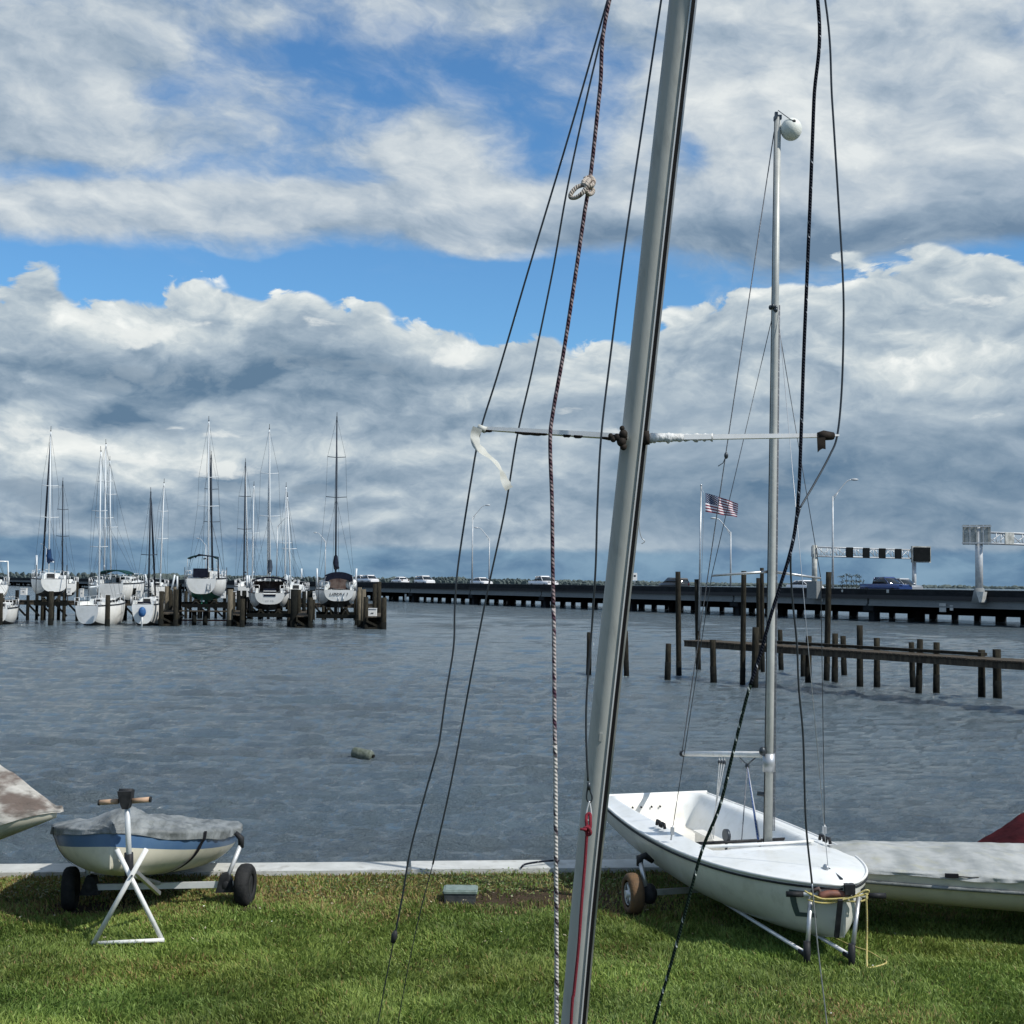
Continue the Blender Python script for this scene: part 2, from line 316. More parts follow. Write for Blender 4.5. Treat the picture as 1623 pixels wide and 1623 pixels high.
class MB:
    def __init__(s): s.v = []; s.f = []; s.m = []; s.uv = {}; s.sm = []
    def add(s, vs, fs, mi=0, smooth=False, uvs=None):
        o = len(s.v); s.v += [tuple(p) for p in vs]
        for k, f in enumerate(fs):
            if uvs: s.uv[len(s.f)] = uvs[k]
            s.f.append(tuple(o+i for i in f)); s.m.append(mi); s.sm.append(smooth)
        return s
    def box(s, c, size, ax=None, mi=0):
        c = Vector(c); X, Y, Z = ax if ax else (Vector((1,0,0)), Vector((0,1,0)), Vector((0,0,1)))
        hx, hy, hz = (k/2 for k in size); vs = []
        for sx in (-1,1):
            for sy in (-1,1):
                for sz in (-1,1): vs.append(c + X*hx*sx + Y*hy*sy + Z*hz*sz)
        return s.add(vs, [(0,1,3,2),(4,6,7,5),(0,4,5,1),(2,3,7,6),(0,2,6,4),(1,5,7,3)], mi)
    def beam(s, p, q, w, h, hint=Vector((0,0,1)), mi=0):
        p, q = Vector(p), Vector(q); t = q-p; a, b = frame(t, hint)
        return s.box((p+q)/2, (t.length, w, h), (t.normalized(), a, b), mi)
    def tube(s, pts, r, n=8, caps=True, mi=0, smooth=True):
        pts = [Vector(p) for p in pts]; L = len(pts); rs = r if hasattr(r, '__len__') else [r]*L
        T = [(pts[min(i+1,L-1)]-pts[max(i-1,0)]).normalized() for i in range(L)]
        a, b = frame(T[0]); vs = []; dist = [0.0]
        for i in range(1, L): dist.append(dist[-1] + (pts[i]-pts[i-1]).length)
        for i in range(L):
            a = (a - T[i]*a.dot(T[i])).normalized(); b = T[i].cross(a)
            for k in range(n):
                an = 2*math.pi*k/n; vs.append(pts[i] + (a*math.cos(an) + b*math.sin(an))*rs[i])
        fs = []; uvs = []
        for i in range(L-1):
            for k in range(n):
                k2 = (k+1) % n; fs.append((i*n+k, i*n+k2, (i+1)*n+k2, (i+1)*n+k))
                uvs.append(((dist[i],k/n),(dist[i],(k+1)/n),(dist[i+1],(k+1)/n),(dist[i+1],k/n)))
        s.add(vs, fs, mi, smooth, uvs)
        if caps:
            o = len(s.v)-L*n
            s.f.append(tuple(o+k for k in reversed(range(n)))); s.m.append(mi); s.sm.append(False)
            s.f.append(tuple(o+(L-1)*n+k for k in range(n))); s.m.append(mi); s.sm.append(False)
        return s
    def bar(s, p, q, r, n=8, r2=None, mi=0): return s.tube([p, q], [r, r if r2 is None else r2], n, True, mi)
    def loft(s, rings, closed=True, caps=True, mi=0, smooth=True):
        n = len(rings[0]); vs = [p for r in rings for p in r]; fs = []
        for i in range(len(rings)-1):
            for k in range(n if closed else n-1):
                k2 = (k+1) % n; fs.append((i*n+k, i*n+k2, (i+1)*n+k2, (i+1)*n+k))
        s.add(vs, fs, mi, smooth)
        if caps:
            o = len(s.v)-len(vs)
            s.f.append(tuple(o+k for k in reversed(range(n)))); s.m.append(mi); s.sm.append(False)
            s.f.append(tuple(o+len(vs)-n+k for k in range(n))); s.m.append(mi); s.sm.append(False)
        return s
    def ball(s, c, r, sc3=(1,1,1), nu=16, nv=10, mi=0):
        c = Vector(c); vs = []
        for j in range(nv+1):
            th = math.pi*j/nv
            for i in range(nu):
                ph = 2*math.pi*i/nu; vs.append(c + Vector((r*sc3[0]*math.sin(th)*math.cos(ph), r*sc3[1]*math.sin(th)*math.sin(ph), r*sc3[2]*math.cos(th))))
        fs = [(j*nu+i, j*nu+(i+1)%nu, (j+1)*nu+(i+1)%nu, (j+1)*nu+i) for j in range(nv) for i in range(nu)]
        return s.add(vs, fs, mi, True)
    def prism(s, pts, h, axis, mi=0):
        n = len(pts); axis = Vector(axis); vs = [Vector(p)-axis*h/2 for p in pts] + [Vector(p)+axis*h/2 for p in pts]
        fs = [tuple(reversed(range(n))), tuple(range(n, 2*n))] + [(i, (i+1)%n, n+(i+1)%n, n+i) for i in range(n)]
        return s.add(vs, fs, mi)
    def wheel(s, c, axis, r, w, rim=.55, mi_t=0, mi_r=1, n=24):
        c = Vector(c); ax = Vector(axis).normalized(); a, b = frame(ax)
        def ring(rr, off): return [c + ax*off + (a*math.cos(2*math.pi*k/n) + b*math.sin(2*math.pi*k/n))*rr for k in range(n)]
        prof = [(rim*r,-w*.42),(rim*r*1.05,-w*.5),(r*.86,-w*.5),(r*.97,-w*.34),(r,-w*.12),(r,w*.12),(r*.97,w*.34),(r*.86,w*.5),(rim*r*1.05,w*.5),(rim*r,w*.42)]
        s.loft([ring(rr, o) for rr, o in prof], True, False, mi_t)
        return s
    def build(s, name, m=None, parent=None, world=True, loc=None):
        me = bpy.data.meshes.new(name); vs = s.v
        base = _mw(parent) if parent is not None else (Matrix.Translation(Vector(loc)) if loc is not None else Matrix.Identity(4))
        if world and (parent is not None or loc is not None):
            inv = base.inverted(); vs = [tuple(inv @ Vector(p)) for p in vs]
        me.from_pydata(vs, [], s.f)
        mats = m if isinstance(m, (list, tuple)) else [m]
        for k in mats: me.materials.append(M[k] if isinstance(k, str) else k)
        me.polygons.foreach_set('material_index', s.m); me.polygons.foreach_set('use_smooth', s.sm)
        if s.uv:
            ul = me.uv_layers.new(name='UVMap')
            for fi, cs in s.uv.items():
                for li, c in zip(me.polygons[fi].loop_indices, cs): ul.data[li].uv = c
        me.update()
        o = bpy.data.objects.new(name, me); col.objects.link(o)
        if parent is not None: o.parent = parent; MW[o.name] = base.copy()
        elif loc is not None: o.location = loc; MW[o.name] = base.copy()
        return o
def copy_tree(o, parent=None):
    c = o.copy(); col.objects.link(c)
    if parent is not None: c.parent = parent
    for ch in list(o.children): copy_tree(ch, c)
    return c
def spline(pts, n=8):
    """Catmull-Rom through the points"""
    P = [Vector(p) for p in pts]; P = [P[0]*2-P[1]] + P + [P[-1]*2-P[-2]]; out = []
    for i in range(1, len(P)-2):
        for k in range(n):
            t = k/n; a, b, c, d = P[i-1], P[i], P[i+1], P[i+2]
            out.append(.5*((2*b) + (c-a)*t + (2*a-5*b+4*c-d)*t*t + (3*b-a-3*c+d)*t**3))
    out.append(P[-2]); return out
def px(pts): return [W(*p) for p in pts]
def lerp(a, b, t): return a + (b-a)*t
def sstep(x, a, b):
    t = min(1, max(0, (x-a)/(b-a))); return t*t*(3-2*t)
ORD = ['first','second','third','fourth','fifth','sixth','seventh','eighth','ninth','tenth','eleventh','twelfth','thirteenth','fourteenth','fifteenth','sixteenth']
def vnoise(x, y, seed=0):
    def h(i, j):
        k = (i*374761393 + j*668265263 + seed*982451653) & 0xffffffff; k = ((k ^ (k >> 13))*1274126177) & 0xffffffff
        return ((k ^ (k >> 16)) & 0xffff)/65535.0
    i, j = math.floor(x), math.floor(y); fx, fy = x-i, y-j; fx = fx*fx*(3-2*fx); fy = fy*fy*(3-2*fy)
    return lerp(lerp(h(i,j),h(i+1,j),fx), lerp(h(i,j+1),h(i+1,j+1),fx), fy)*2-1
# ------------------------------------------------------------------ ground, seawall, water, far shore
WA, WB = G(0, 1387, .03), G(960, 1378.5, .03)       # front (landward) edge of the seawall cap
wd = (WB-WA); wd.z = 0; wd.normalize(); wn = Vector((-wd.y, wd.x, 0))   # along / towards the water
def wally(x): return WA.y + (x-WA.x)*wd.y/wd.x
# lawn sheet with soft bumps, ends at the seawall
def gz(x, y): return .035*vnoise(x*.55, y*.7, 3) + .02*vnoise(x*1.7, y*1.7, 4) - .0
b = MB(); nx, ny = 150, 90; vs = []
for j in range(ny+1):
    for i in range(nx+1):
        x = -45 + 90*i/nx if not 30 < i < 120 else -45 + 90*i/nx
        y = -8 + (wally(x)+8)*(j/ny)**.6
        fade = min(1, (1-j/ny)*14)
        vs.append((x, y, gz(x, y)*fade))
b.add(vs, [(j*(nx+1)+i, j*(nx+1)+i+1, (j+1)*(nx+1)+i+1, (j+1)*(nx+1)+i) for j in range(ny) for i in range(nx)], 0, True)
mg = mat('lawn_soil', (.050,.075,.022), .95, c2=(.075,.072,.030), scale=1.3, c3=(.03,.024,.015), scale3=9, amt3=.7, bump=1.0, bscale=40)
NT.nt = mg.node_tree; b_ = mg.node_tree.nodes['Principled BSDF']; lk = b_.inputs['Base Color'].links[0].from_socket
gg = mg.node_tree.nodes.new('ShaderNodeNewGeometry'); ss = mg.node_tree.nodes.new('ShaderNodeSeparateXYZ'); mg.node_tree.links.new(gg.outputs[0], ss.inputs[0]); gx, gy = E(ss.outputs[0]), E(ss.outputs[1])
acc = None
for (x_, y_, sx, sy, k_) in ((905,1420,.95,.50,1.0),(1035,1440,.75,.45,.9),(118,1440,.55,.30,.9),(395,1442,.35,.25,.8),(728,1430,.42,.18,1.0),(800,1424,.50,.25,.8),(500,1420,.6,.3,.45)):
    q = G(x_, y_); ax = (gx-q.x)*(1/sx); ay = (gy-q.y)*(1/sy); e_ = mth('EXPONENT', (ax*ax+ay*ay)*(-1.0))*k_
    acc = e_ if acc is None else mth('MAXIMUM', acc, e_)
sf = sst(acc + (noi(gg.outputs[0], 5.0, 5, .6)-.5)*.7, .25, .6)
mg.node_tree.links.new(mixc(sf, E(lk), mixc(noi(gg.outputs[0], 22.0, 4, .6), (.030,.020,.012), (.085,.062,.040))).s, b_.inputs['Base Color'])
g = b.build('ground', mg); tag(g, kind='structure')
# seawall: wall body and cap slabs
sw = thing('seawall', 'long pale concrete seawall along the far edge of the lawn', 'seawall', WA, math.atan2(wd.y, wd.x))
b = MB(); b.box(WA + wd*10 + wn*.22 + Vector((0,0,-1.29)), (90, .34, 2.5), (wd, wn, Vector((0,0,1)))); b.build('wall_face', 'conc', sw)
proto = None
for k in range(-6, 12):
    if proto is None:
        b = MB(); b.box((1.49, .20, -.04), (2.955, .40, .11)); proto = b.build('cap_slab', 'conc', sw, world=False); o = proto
    else: o = proto.copy(); col.objects.link(o); o.parent = sw
    o.location = (k*3.0+.8, 0, .0 + .004*((k*7) % 3))

WCOL = ((.096,.132,.156), (.126,.156,.172))
# water sheet: real waves, finer near the lawn
wy0 = 12.9
rows = np.concatenate([np.geomspace(wy0, 420, 640), np.geomspace(430, 14000, 26)])
uu = np.concatenate([-np.geomspace(2.5, .56, 14), np.linspace(-.55, .55, 560), np.geomspace(.56, 2.5, 14)])
Yg, Ug = np.meshgrid(rows, uu, indexing='ij'); Xg = Yg*Ug
spc = np.maximum(np.gradient(rows)[:, None]*1.0, (uu[300]-uu[299])*Yg)
Zg = np.zeros_like(Xg)
for k in range(90):
    lam = .26*(11)**(rng.random()**1.6); th = rng.normal(-1.50, .30)
    kx, ky = math.cos(th)*2*math.pi/lam, math.sin(th)*2*math.pi/lam
    amp = .0085*lam**.72*(2.0 if lam < .6 else (1.3 if lam < 1.3 else .5))*(.6+.8*rng.random())
    ph = kx*Xg + ky*Yg + rng.random()*6.283
    fade = np.exp(-(spc/lam*2.2)**2)*np.exp(-9.0*(np.abs(Ug) > .56))
    s_ = np.sin(ph); Zg += amp*fade*(s_ - .35*np.cos(2*ph))
gust = np.ones_like(Zg)
for k in range(7):
    lam = 6+20*rng.random(); th = rng.random()*6.283; gust += .12*np.sin((np.cos(th)*Xg+np.sin(th)*Yg*.6)*6.283/lam + rng.random()*6)
Zg = WATER + Zg*gust
nr, nc = Xg.shape
me = bpy.data.meshes.new('water'); co = np.stack([Xg, Yg, Zg], -1).reshape(-1, 3).astype(np.float32)
me.vertices.add(nr*nc); me.vertices.foreach_set('co', co.ravel())
ii = (np.arange(nr-1)[:, None]*nc + np.arange(nc-1)[None, :]).ravel()
q = np.stack([ii, ii+1, ii+nc+1, ii+nc], -1).astype(np.int32)
me.loops.add(q.size); me.loops.foreach_set('vertex_index', q.ravel()); me.polygons.add(len(q))
me.polygons.foreach_set('loop_start', np.arange(0, q.size, 4, dtype=np.int32)); me.polygons.foreach_set('loop_total', np.full(len(q), 4, np.int32))
me.update(); me.polygons.foreach_set('use_smooth', np.ones(len(q), bool))
mw = bpy.data.materials.new('river_water'); mw.use_nodes = True; NT.nt = mw.node_tree; bs = mw.node_tree.nodes['Principled BSDF']
bs.inputs['Roughness'].default_value = .085; bs.inputs['IOR'].default_value = 1.42
geo = mw.node_tree.nodes.new('ShaderNodeNewGeometry'); P = E(geo.outputs['Position'])
sp = mw.node_tree.nodes.new('ShaderNodeSeparateXYZ'); mw.node_tree.links.new(P.s, sp.inputs[0]); px_, py_ = E(sp.outputs[0]), E(sp.outputs[1])
n1 = noi(xyz(px_*.75+py_*.12, py_*2.3, 0.0), 4.6, 7, .68); n2 = noi(xyz(px_*.8, py_*2.4, 3.0), 14.0, 4, .62); n3 = noi(xyz(px_*.25, py_*.7, 7.0), .5, 4, .55)
bn = mw.node_tree.nodes.new('ShaderNodeBump'); bn.inputs['Strength'].default_value = 1.0; bn.inputs['Distance'].default_value = .22
_in(bn.inputs['Height'], (n1*.85 + n2*.36)*lin(n3, .3, .7, .6, 1.3) + n3*.10); mw.node_tree.links.new(bn.outputs[0], bs.inputs['Normal'])
mw.node_tree.links.new(mixc(sst(n3, .35, .7), WCOL[0], WCOL[1]).s, bs.inputs['Base Color'])
me.materials.append(mw); wo_ = bpy.data.objects.new('water', me); col.objects.link(wo_); tag(wo_, kind='structure')

# far shore: low land and a long uneven wood on it
b = MB(); b.box((0, 2400, -.9), (9000, 900, 1.2)); tag(b.build('far_shore', 'grassfar'), kind='structure')
b = MB()
for row in range(3):
    x = -1150
    while x < 1150:
        Y0 = 1500+120*math.sin(x*.004)-row*30
        far = (x+600)/1300; base = lerp(9.2, 4.6, min(1, max(0, far)))*(.80+.30*vnoise(x*.012, row, 5)+.12*vnoise(x*.05, row, 6))
        if x > 150: base *= .72
        w = 2.2+2.6*random.random(); h = max(1.2, base*(.82+.30*random.random())*(1-.12*row))
        c = Vector((x, Y0+random.uniform(-8,8), -.4)); n = 6
        rings = []
        for (zf, rf) in ((0,1.2),(.45,1.1),(.75,.85),(.93,.5),(1,.12)):
            rings.append([c + Vector((math.cos(2*math.pi*k/n+row)*w*rf*random.uniform(.6,1.3), math.sin(2*math.pi*k/n)*w*rf, h*zf*random.uniform(.92,1.04))) for k in range(n)])
        b.loft(rings, True, False, 0, False)
        x += w*.8
far_ = b.build('far_woods', 'grassfar'); tag(far_, 'low dark band of woods along the far shore', 'woods', kind='stuff')
# ------------------------------------------------------------------ road bridge
B1, B2 = G(640, 954, WATER), G(1600, 993.7, WATER); B1.z = B2.z = 0
bd = (B2-B1).normalized(); bnrm = Vector((-bd.y, bd.x, 0)); Zv = Vector((0,0,1))
if bnrm.y < 0: bnrm = -bnrm
BW = 15.5; TOP = 2.33; ROADZ = 1.78
br = thing('road_bridge', 'long low concrete road bridge crossing the river behind the marina', 'bridge', B1, math.atan2(bd.y, bd.x))
br_m = br.matrix_world.copy()                               # local: x along, y away from the viewer
sgn = 1 if (Matrix.Rotation(math.atan2(bd.y, bd.x), 3, 'Z') @ Vector((0,1,0))).dot(bnrm) > 0 else -1
def bp(t, n, z): return B1 + bd*t + bnrm*n + Vector((0,0,z))
def tpx(x_, n=0.0):                                         # bridge coordinate whose line crosses a photo column
    k = ray(x_, 930); k = k.x/k.y; o = B1 + bnrm*n
    return (k*o.y - o.x)/(bd.x - k*bd.y)
AX = (bd, bnrm, Zv)
j0 = tpx(648.0); SP = 22.3
T0, T1 = j0 - SP*36, j0 + SP*10
b = MB(); b.box(bp((T0+T1)/2, BW/2, 1.56), (T1-T0, BW, .40), AX); b.build('road_deck', 'asph', br)
def copies(o, ks, step):
    for k in ks:
        c = o.copy(); col.objects.link(c); c.parent = br; c.location = (k*step, 0, 0)
ks = [k for k in range(-36, 10) if k != 0]
def one(name, m, fn):
    b = MB(); fn(b); o = b.build(name, m, br); copies(o, ks, SP); return o
# one span's worth of each piece
def f_bar(b):
    b.box(bp(j0+SP/2, .15, (TOP+1.42)/2), (SP-.06, .30, TOP-1.42), AX)
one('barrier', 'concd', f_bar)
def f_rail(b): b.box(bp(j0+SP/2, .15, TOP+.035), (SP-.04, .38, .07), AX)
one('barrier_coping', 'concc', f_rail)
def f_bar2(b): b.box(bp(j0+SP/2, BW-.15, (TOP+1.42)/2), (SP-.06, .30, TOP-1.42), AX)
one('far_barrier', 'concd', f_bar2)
def f_gir(b):
    for n in (.55,):
        b.box(bp(j0+SP/2, n, 1.03), (SP-.3, .5, .74), AX); b.box(bp(j0+SP/2, n-.03, .70), (SP-.34, .7, .14), AX)
one('girder', 'concm', f_gir)
def f_gir2(b):
    for n in (3.6, 6.6, 9.6, 12.6, 15.0): b.box(bp(j0+SP/2, n, 1.0), (SP-.3, .5, .78), AX)
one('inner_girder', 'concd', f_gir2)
def f_pier(b):
    b.box(bp(j0, BW/2, .38), (1.5, BW-.6, .62), AX)
    for n in (1.2, 7.8): b.box(bp(j0, n, -1.2), (.8, .8, 2.6), AX)
one('pier', 'concd', f_pier)
# low pile row under the far side, seen as dark blocks with bright water between them
def f_row(b):
    b.box(bp(j0+SP/2, BW-.6, .12), (SP-.02, .3, 1.22), AX)
    for k in range(7): b.box(bp(j0+SP*(k+.5)/7, BW-.6, -1.1), (.75+.5*((k*5) % 3)/2, .3, 1.3), AX)
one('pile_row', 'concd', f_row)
# small pale plates fixed to the side
for (x_, y_, w, h, n) in ((1335,936.5,.22,.26,-.04),(1407,937,.34,.34,-.04),(643,946.5,.7,1.1,.2),(1494,963,.85,.85,.2),(1508,963.5,.4,.5,.2),(1303,951,.25,.3,.2)):
    t = tpx(x_, n); D_ = bp(t, n, 0).y; z_ = atY(x_, y_, D_).z
    b = MB(); b.box(bp(t, n, z_), (w, .05, h), AX); b.build('plate', 'conc', br)

# street lamps on both sides
def lamp(x_, ytop, side, arm, label):
    n = .15 if side == 'near' else BW-.15
    t = tpx(x_, n); base = bp(t, n, TOP+.05); H = atY(x_, ytop, base.y).z
    l = thing('street_lamp', label, 'street lamp', base, group='street lamps along the bridge')
    topp = Vector((base.x, base.y, H-1.9*(1 if arm else 1)))
    b = MB(); b.tube([base, lerp(base, topp, .5), topp], [.13,.11,.08], 8); b.build('pole', 'galv', l)
    dirn = Vector((1,0,0))*arm if arm else bnrm
    a = topp - Vector((0,0,.15)); e = topp + dirn*2.0 + Vector((0,0,1.85))
    b = MB(); b.tube(spline([a, a+dirn*.7+Vector((0,0,.8)), a+dirn*1.5+Vector((0,0,1.75)), e], 4), .06, 6)
    b.bar(topp - Vector((0,0,.6)), a+dirn*.6+Vector((0,0,.62)), .035, 5); b.build('arm', 'galv', l)
    b = MB(); b.ball(e+dirn*.38, .45, (1,.5,.28), 10, 6) if abs(dirn.x) > .5 else b.ball(e+dirn*.38, .45, (.6,.8,.28), 10, 6); b.build('lamp_head', 'galv', l)
    return l
lamp(748, 800, 'near', 1, 'street lamp with its arm to the right, left of the tall pair behind the shroud')
lamp(775, 836, 'far', -1, 'street lamp with its arm to the left, right beside the taller lamp mid-bridge')
lamp(1320, 759, 'near', 1, 'tallest street lamp, arm to the right, beside the dark-signed gantry')
lamp(1158, 821, 'far', -1, 'street lamp on the bridge directly behind the flag')
lamp(325, 853, 'far', -1, 'street lamp behind the mast of the green-bottomed sailboat')
lamp(515, 844, 'far', -1, 'street lamp just left of the mast of the navy-bimini sailboat')
lamp(438, 820, 'near', 1, 'street lamp just right of the white mast over the arched bimini')
lamp(72, 862, 'far', -1, 'leftmost street lamp, behind the mast with the blue sail cover')

# overhead sign gantries
def truss(b, p, q, h, d, nseg, r=.07):
    ax = (q-p).normalized(); side = Zv.cross(ax).normalized()*d/2
    cor = [side, -side, side+Zv*h, -side+Zv*h]
    for c in cor: b.bar(p+c, q+c, r*1.5, 6)
    for i in range(nseg):
        a, c = lerp(p, q, i/nseg), lerp(p, q, (i+1)/nseg)
        for s_ in (side, -side):
            b.bar(a+s_, a+s_+Zv*h, r*.8, 5); b.bar(a+s_ if i % 2 else a+s_+Zv*h, c+s_+Zv*h if i % 2 else c+s_, r*.8, 5)
        b.bar(a+side, c-side, r*.6, 5); b.bar(a+side+Zv*h, c-side+Zv*h, r*.6, 5)
tg = tpx(1291, -.3); tf = tpx(1447, BW); n0 = bp(tg, -.3, 0); n1_ = bp(tf, BW+.2, 0)
zt, zb = atY(1291, 867, n0.y).z, atY(1291, 881.5, n0.y).z
g1 = thing('sign_gantry', 'lattice gantry carrying four small dark panels and one large dark sign', 'gantry', n0)
b = MB(); b.tube([n0+Zv*1.2, n0+Zv*(zt+.2)], .3, 10); b.build('post', 'galvd', g1)
b = MB(); b.tube([n1_+Zv*1.2, n1_+Zv*(zb+.1)], .26, 10); b.build('post', 'galv', g1)
b = MB(); b.box(n0+Zv*2.2, (1.5, .9, 1.9), AX); b.build('pedestal', 'concm', g1)
b = MB(); truss(b, n0+Zv*zb, n1_+Zv*zb, zt-zb, .9, 11, .055); b.build('truss', 'galv', g1)
vd = (n1_-n0).normalized(); sd = Vector((vd.y, -vd.x, 0))
for x_ in (1340, 1366, 1391, 1416):
    k = (x_-1291)/(1447-1291); k = k*n0.y/(k*n0.y + (1-k)*n1_.y); c = lerp(n0, n1_, k) + Zv*(zt+zb)/2
    # the panels face along the road, turned a little towards the lawn
    b = MB(); b.box(c - bd*-.6, (.14, .86, 1.12), ((bd*.85+bnrm*.0+Vector((.0,-.5,0))).normalized(), Zv.cross((bd*.85+Vector((0,-.5,0))).normalized()), Zv)); b.build('lane_signal', 'sdark', g1)
c = lerp(n0, n1_, 1.0) + Zv*(zt+zb)/2 - Vector((-.35, 0, .02)); X_ = (bd*.7+Vector((.0,-.75,0))).normalized(); Y_ = Zv.cross(X_)
b = MB(); b.box(c+X_*.97, (.3, 2.1, 1.62), (X_, Y_, Zv)); b.build('sign_panel', 'sdark', g1)
b = MB(); b.box(c+X_*.85, (.3, 2.4, 1.9), (X_, Y_, Zv)); b.build('sign_frame', 'galvd', g1)
# right gantry
t2 = tpx(1552, -.4); m0 = bp(t2, -.4, 0); m1 = bp(t2, BW+.4, 0)
zt2, zb2 = atY(1552, 843.5, m0.y).z, atY(1552, 861, m0.y).z; ztop = atY(1552, 834, m0.y).z
g2 = thing('sign_gantry', 'gantry with a pale round post and a large sign seen from behind', 'gantry', m0)
b = MB(); b.tube([m0+Zv*1.6, m0+Zv*ztop], .36, 14); b.build('post', 'galv', g2)
b = MB(); b.tube([m1+Zv*1.6, m1+Zv*ztop], .36, 14); b.build('post', 'galv', g2)
b = MB(); b.tube([m0+Zv*1.2, m0+Zv*2.6], [.75,.45], 12); b.build('pedestal', 'concm', g2)
b = MB(); p0 = m0 + Zv*1.75 - bnrm*.3
b.prism([p0+bd*.15+Zv*.5, p0+bd*1.0+Zv*.5, p0+bd*.75-Zv*.5, p0+bd*.3-Zv*.5], .5, bnrm); b.build('bracket', 'conc', g2)
b = MB(); truss(b, m0+Zv*zb2, m1+Zv*zb2, zt2-zb2, 1.0, 9, .06); b.build('truss', 'galv', g2)
ys0, ys1 = atY(1552, 831.5, m0.y-.8).z, atY(1552, 863, m0.y-.8).z; cz_ = (ys0+ys1)/2; hs = ys0-ys1
Xs = Vector((-.32,-.95,0)).normalized(); Ys = Zv.cross(Xs); cs = m0 + Vector((-.28,-.2,cz_))
b = MB(); b.box(cs, (.1, 2.55, hs), (Xs, Ys, Zv)); b.build('sign_panel', 'galvd', g2)
for k in range(5):
    b = MB(); b.box(cs+Xs*.15+Ys*(k-2)*.6, (.12, .09, hs*1.0), (Xs, Ys, Zv)); b.build('stiffener', 'galv' if k % 2 else 'galvd', g2)
for s_ in (-1, 1):
    b = MB(); b.box(cs+Xs*.22+Zv*s_*hs*.42, (.1, 2.7, .12), (Xs, Ys, Zv)); b.build('crossbar', 'galv', g2)
for k in (3.5, 6.5):
    b = MB(); b.box(m0+bnrm*k+Zv*(zt2+zb2)/2 + bd*.6, (.1, 1.2, hs*.6), AX); b.build('signal_back', 'galvd', g2)
# little white sign on the bridge
t3 = tpx(1006, .3); s3 = bp(t3, .3, TOP)
sg = thing('road_sign', 'small white upright road sign on the bridge right behind the grey mast', 'sign', s3)
zc = atY(1006, 914, s3.y).z
b = MB(); b.bar(s3, Vector((s3.x, s3.y, zc)), .05, 6); b.build('post', 'galv', sg)
b = MB(); b.box(Vector((s3.x, s3.y-.06, zc)), (.62, .04, 1.0)); b.build('panel', 'white', sg)
b = MB(); b.box(Vector((s3.x, s3.y-.09, zc+.1)), (.28, .02, .22)); b.build('marking', 'black', sg)

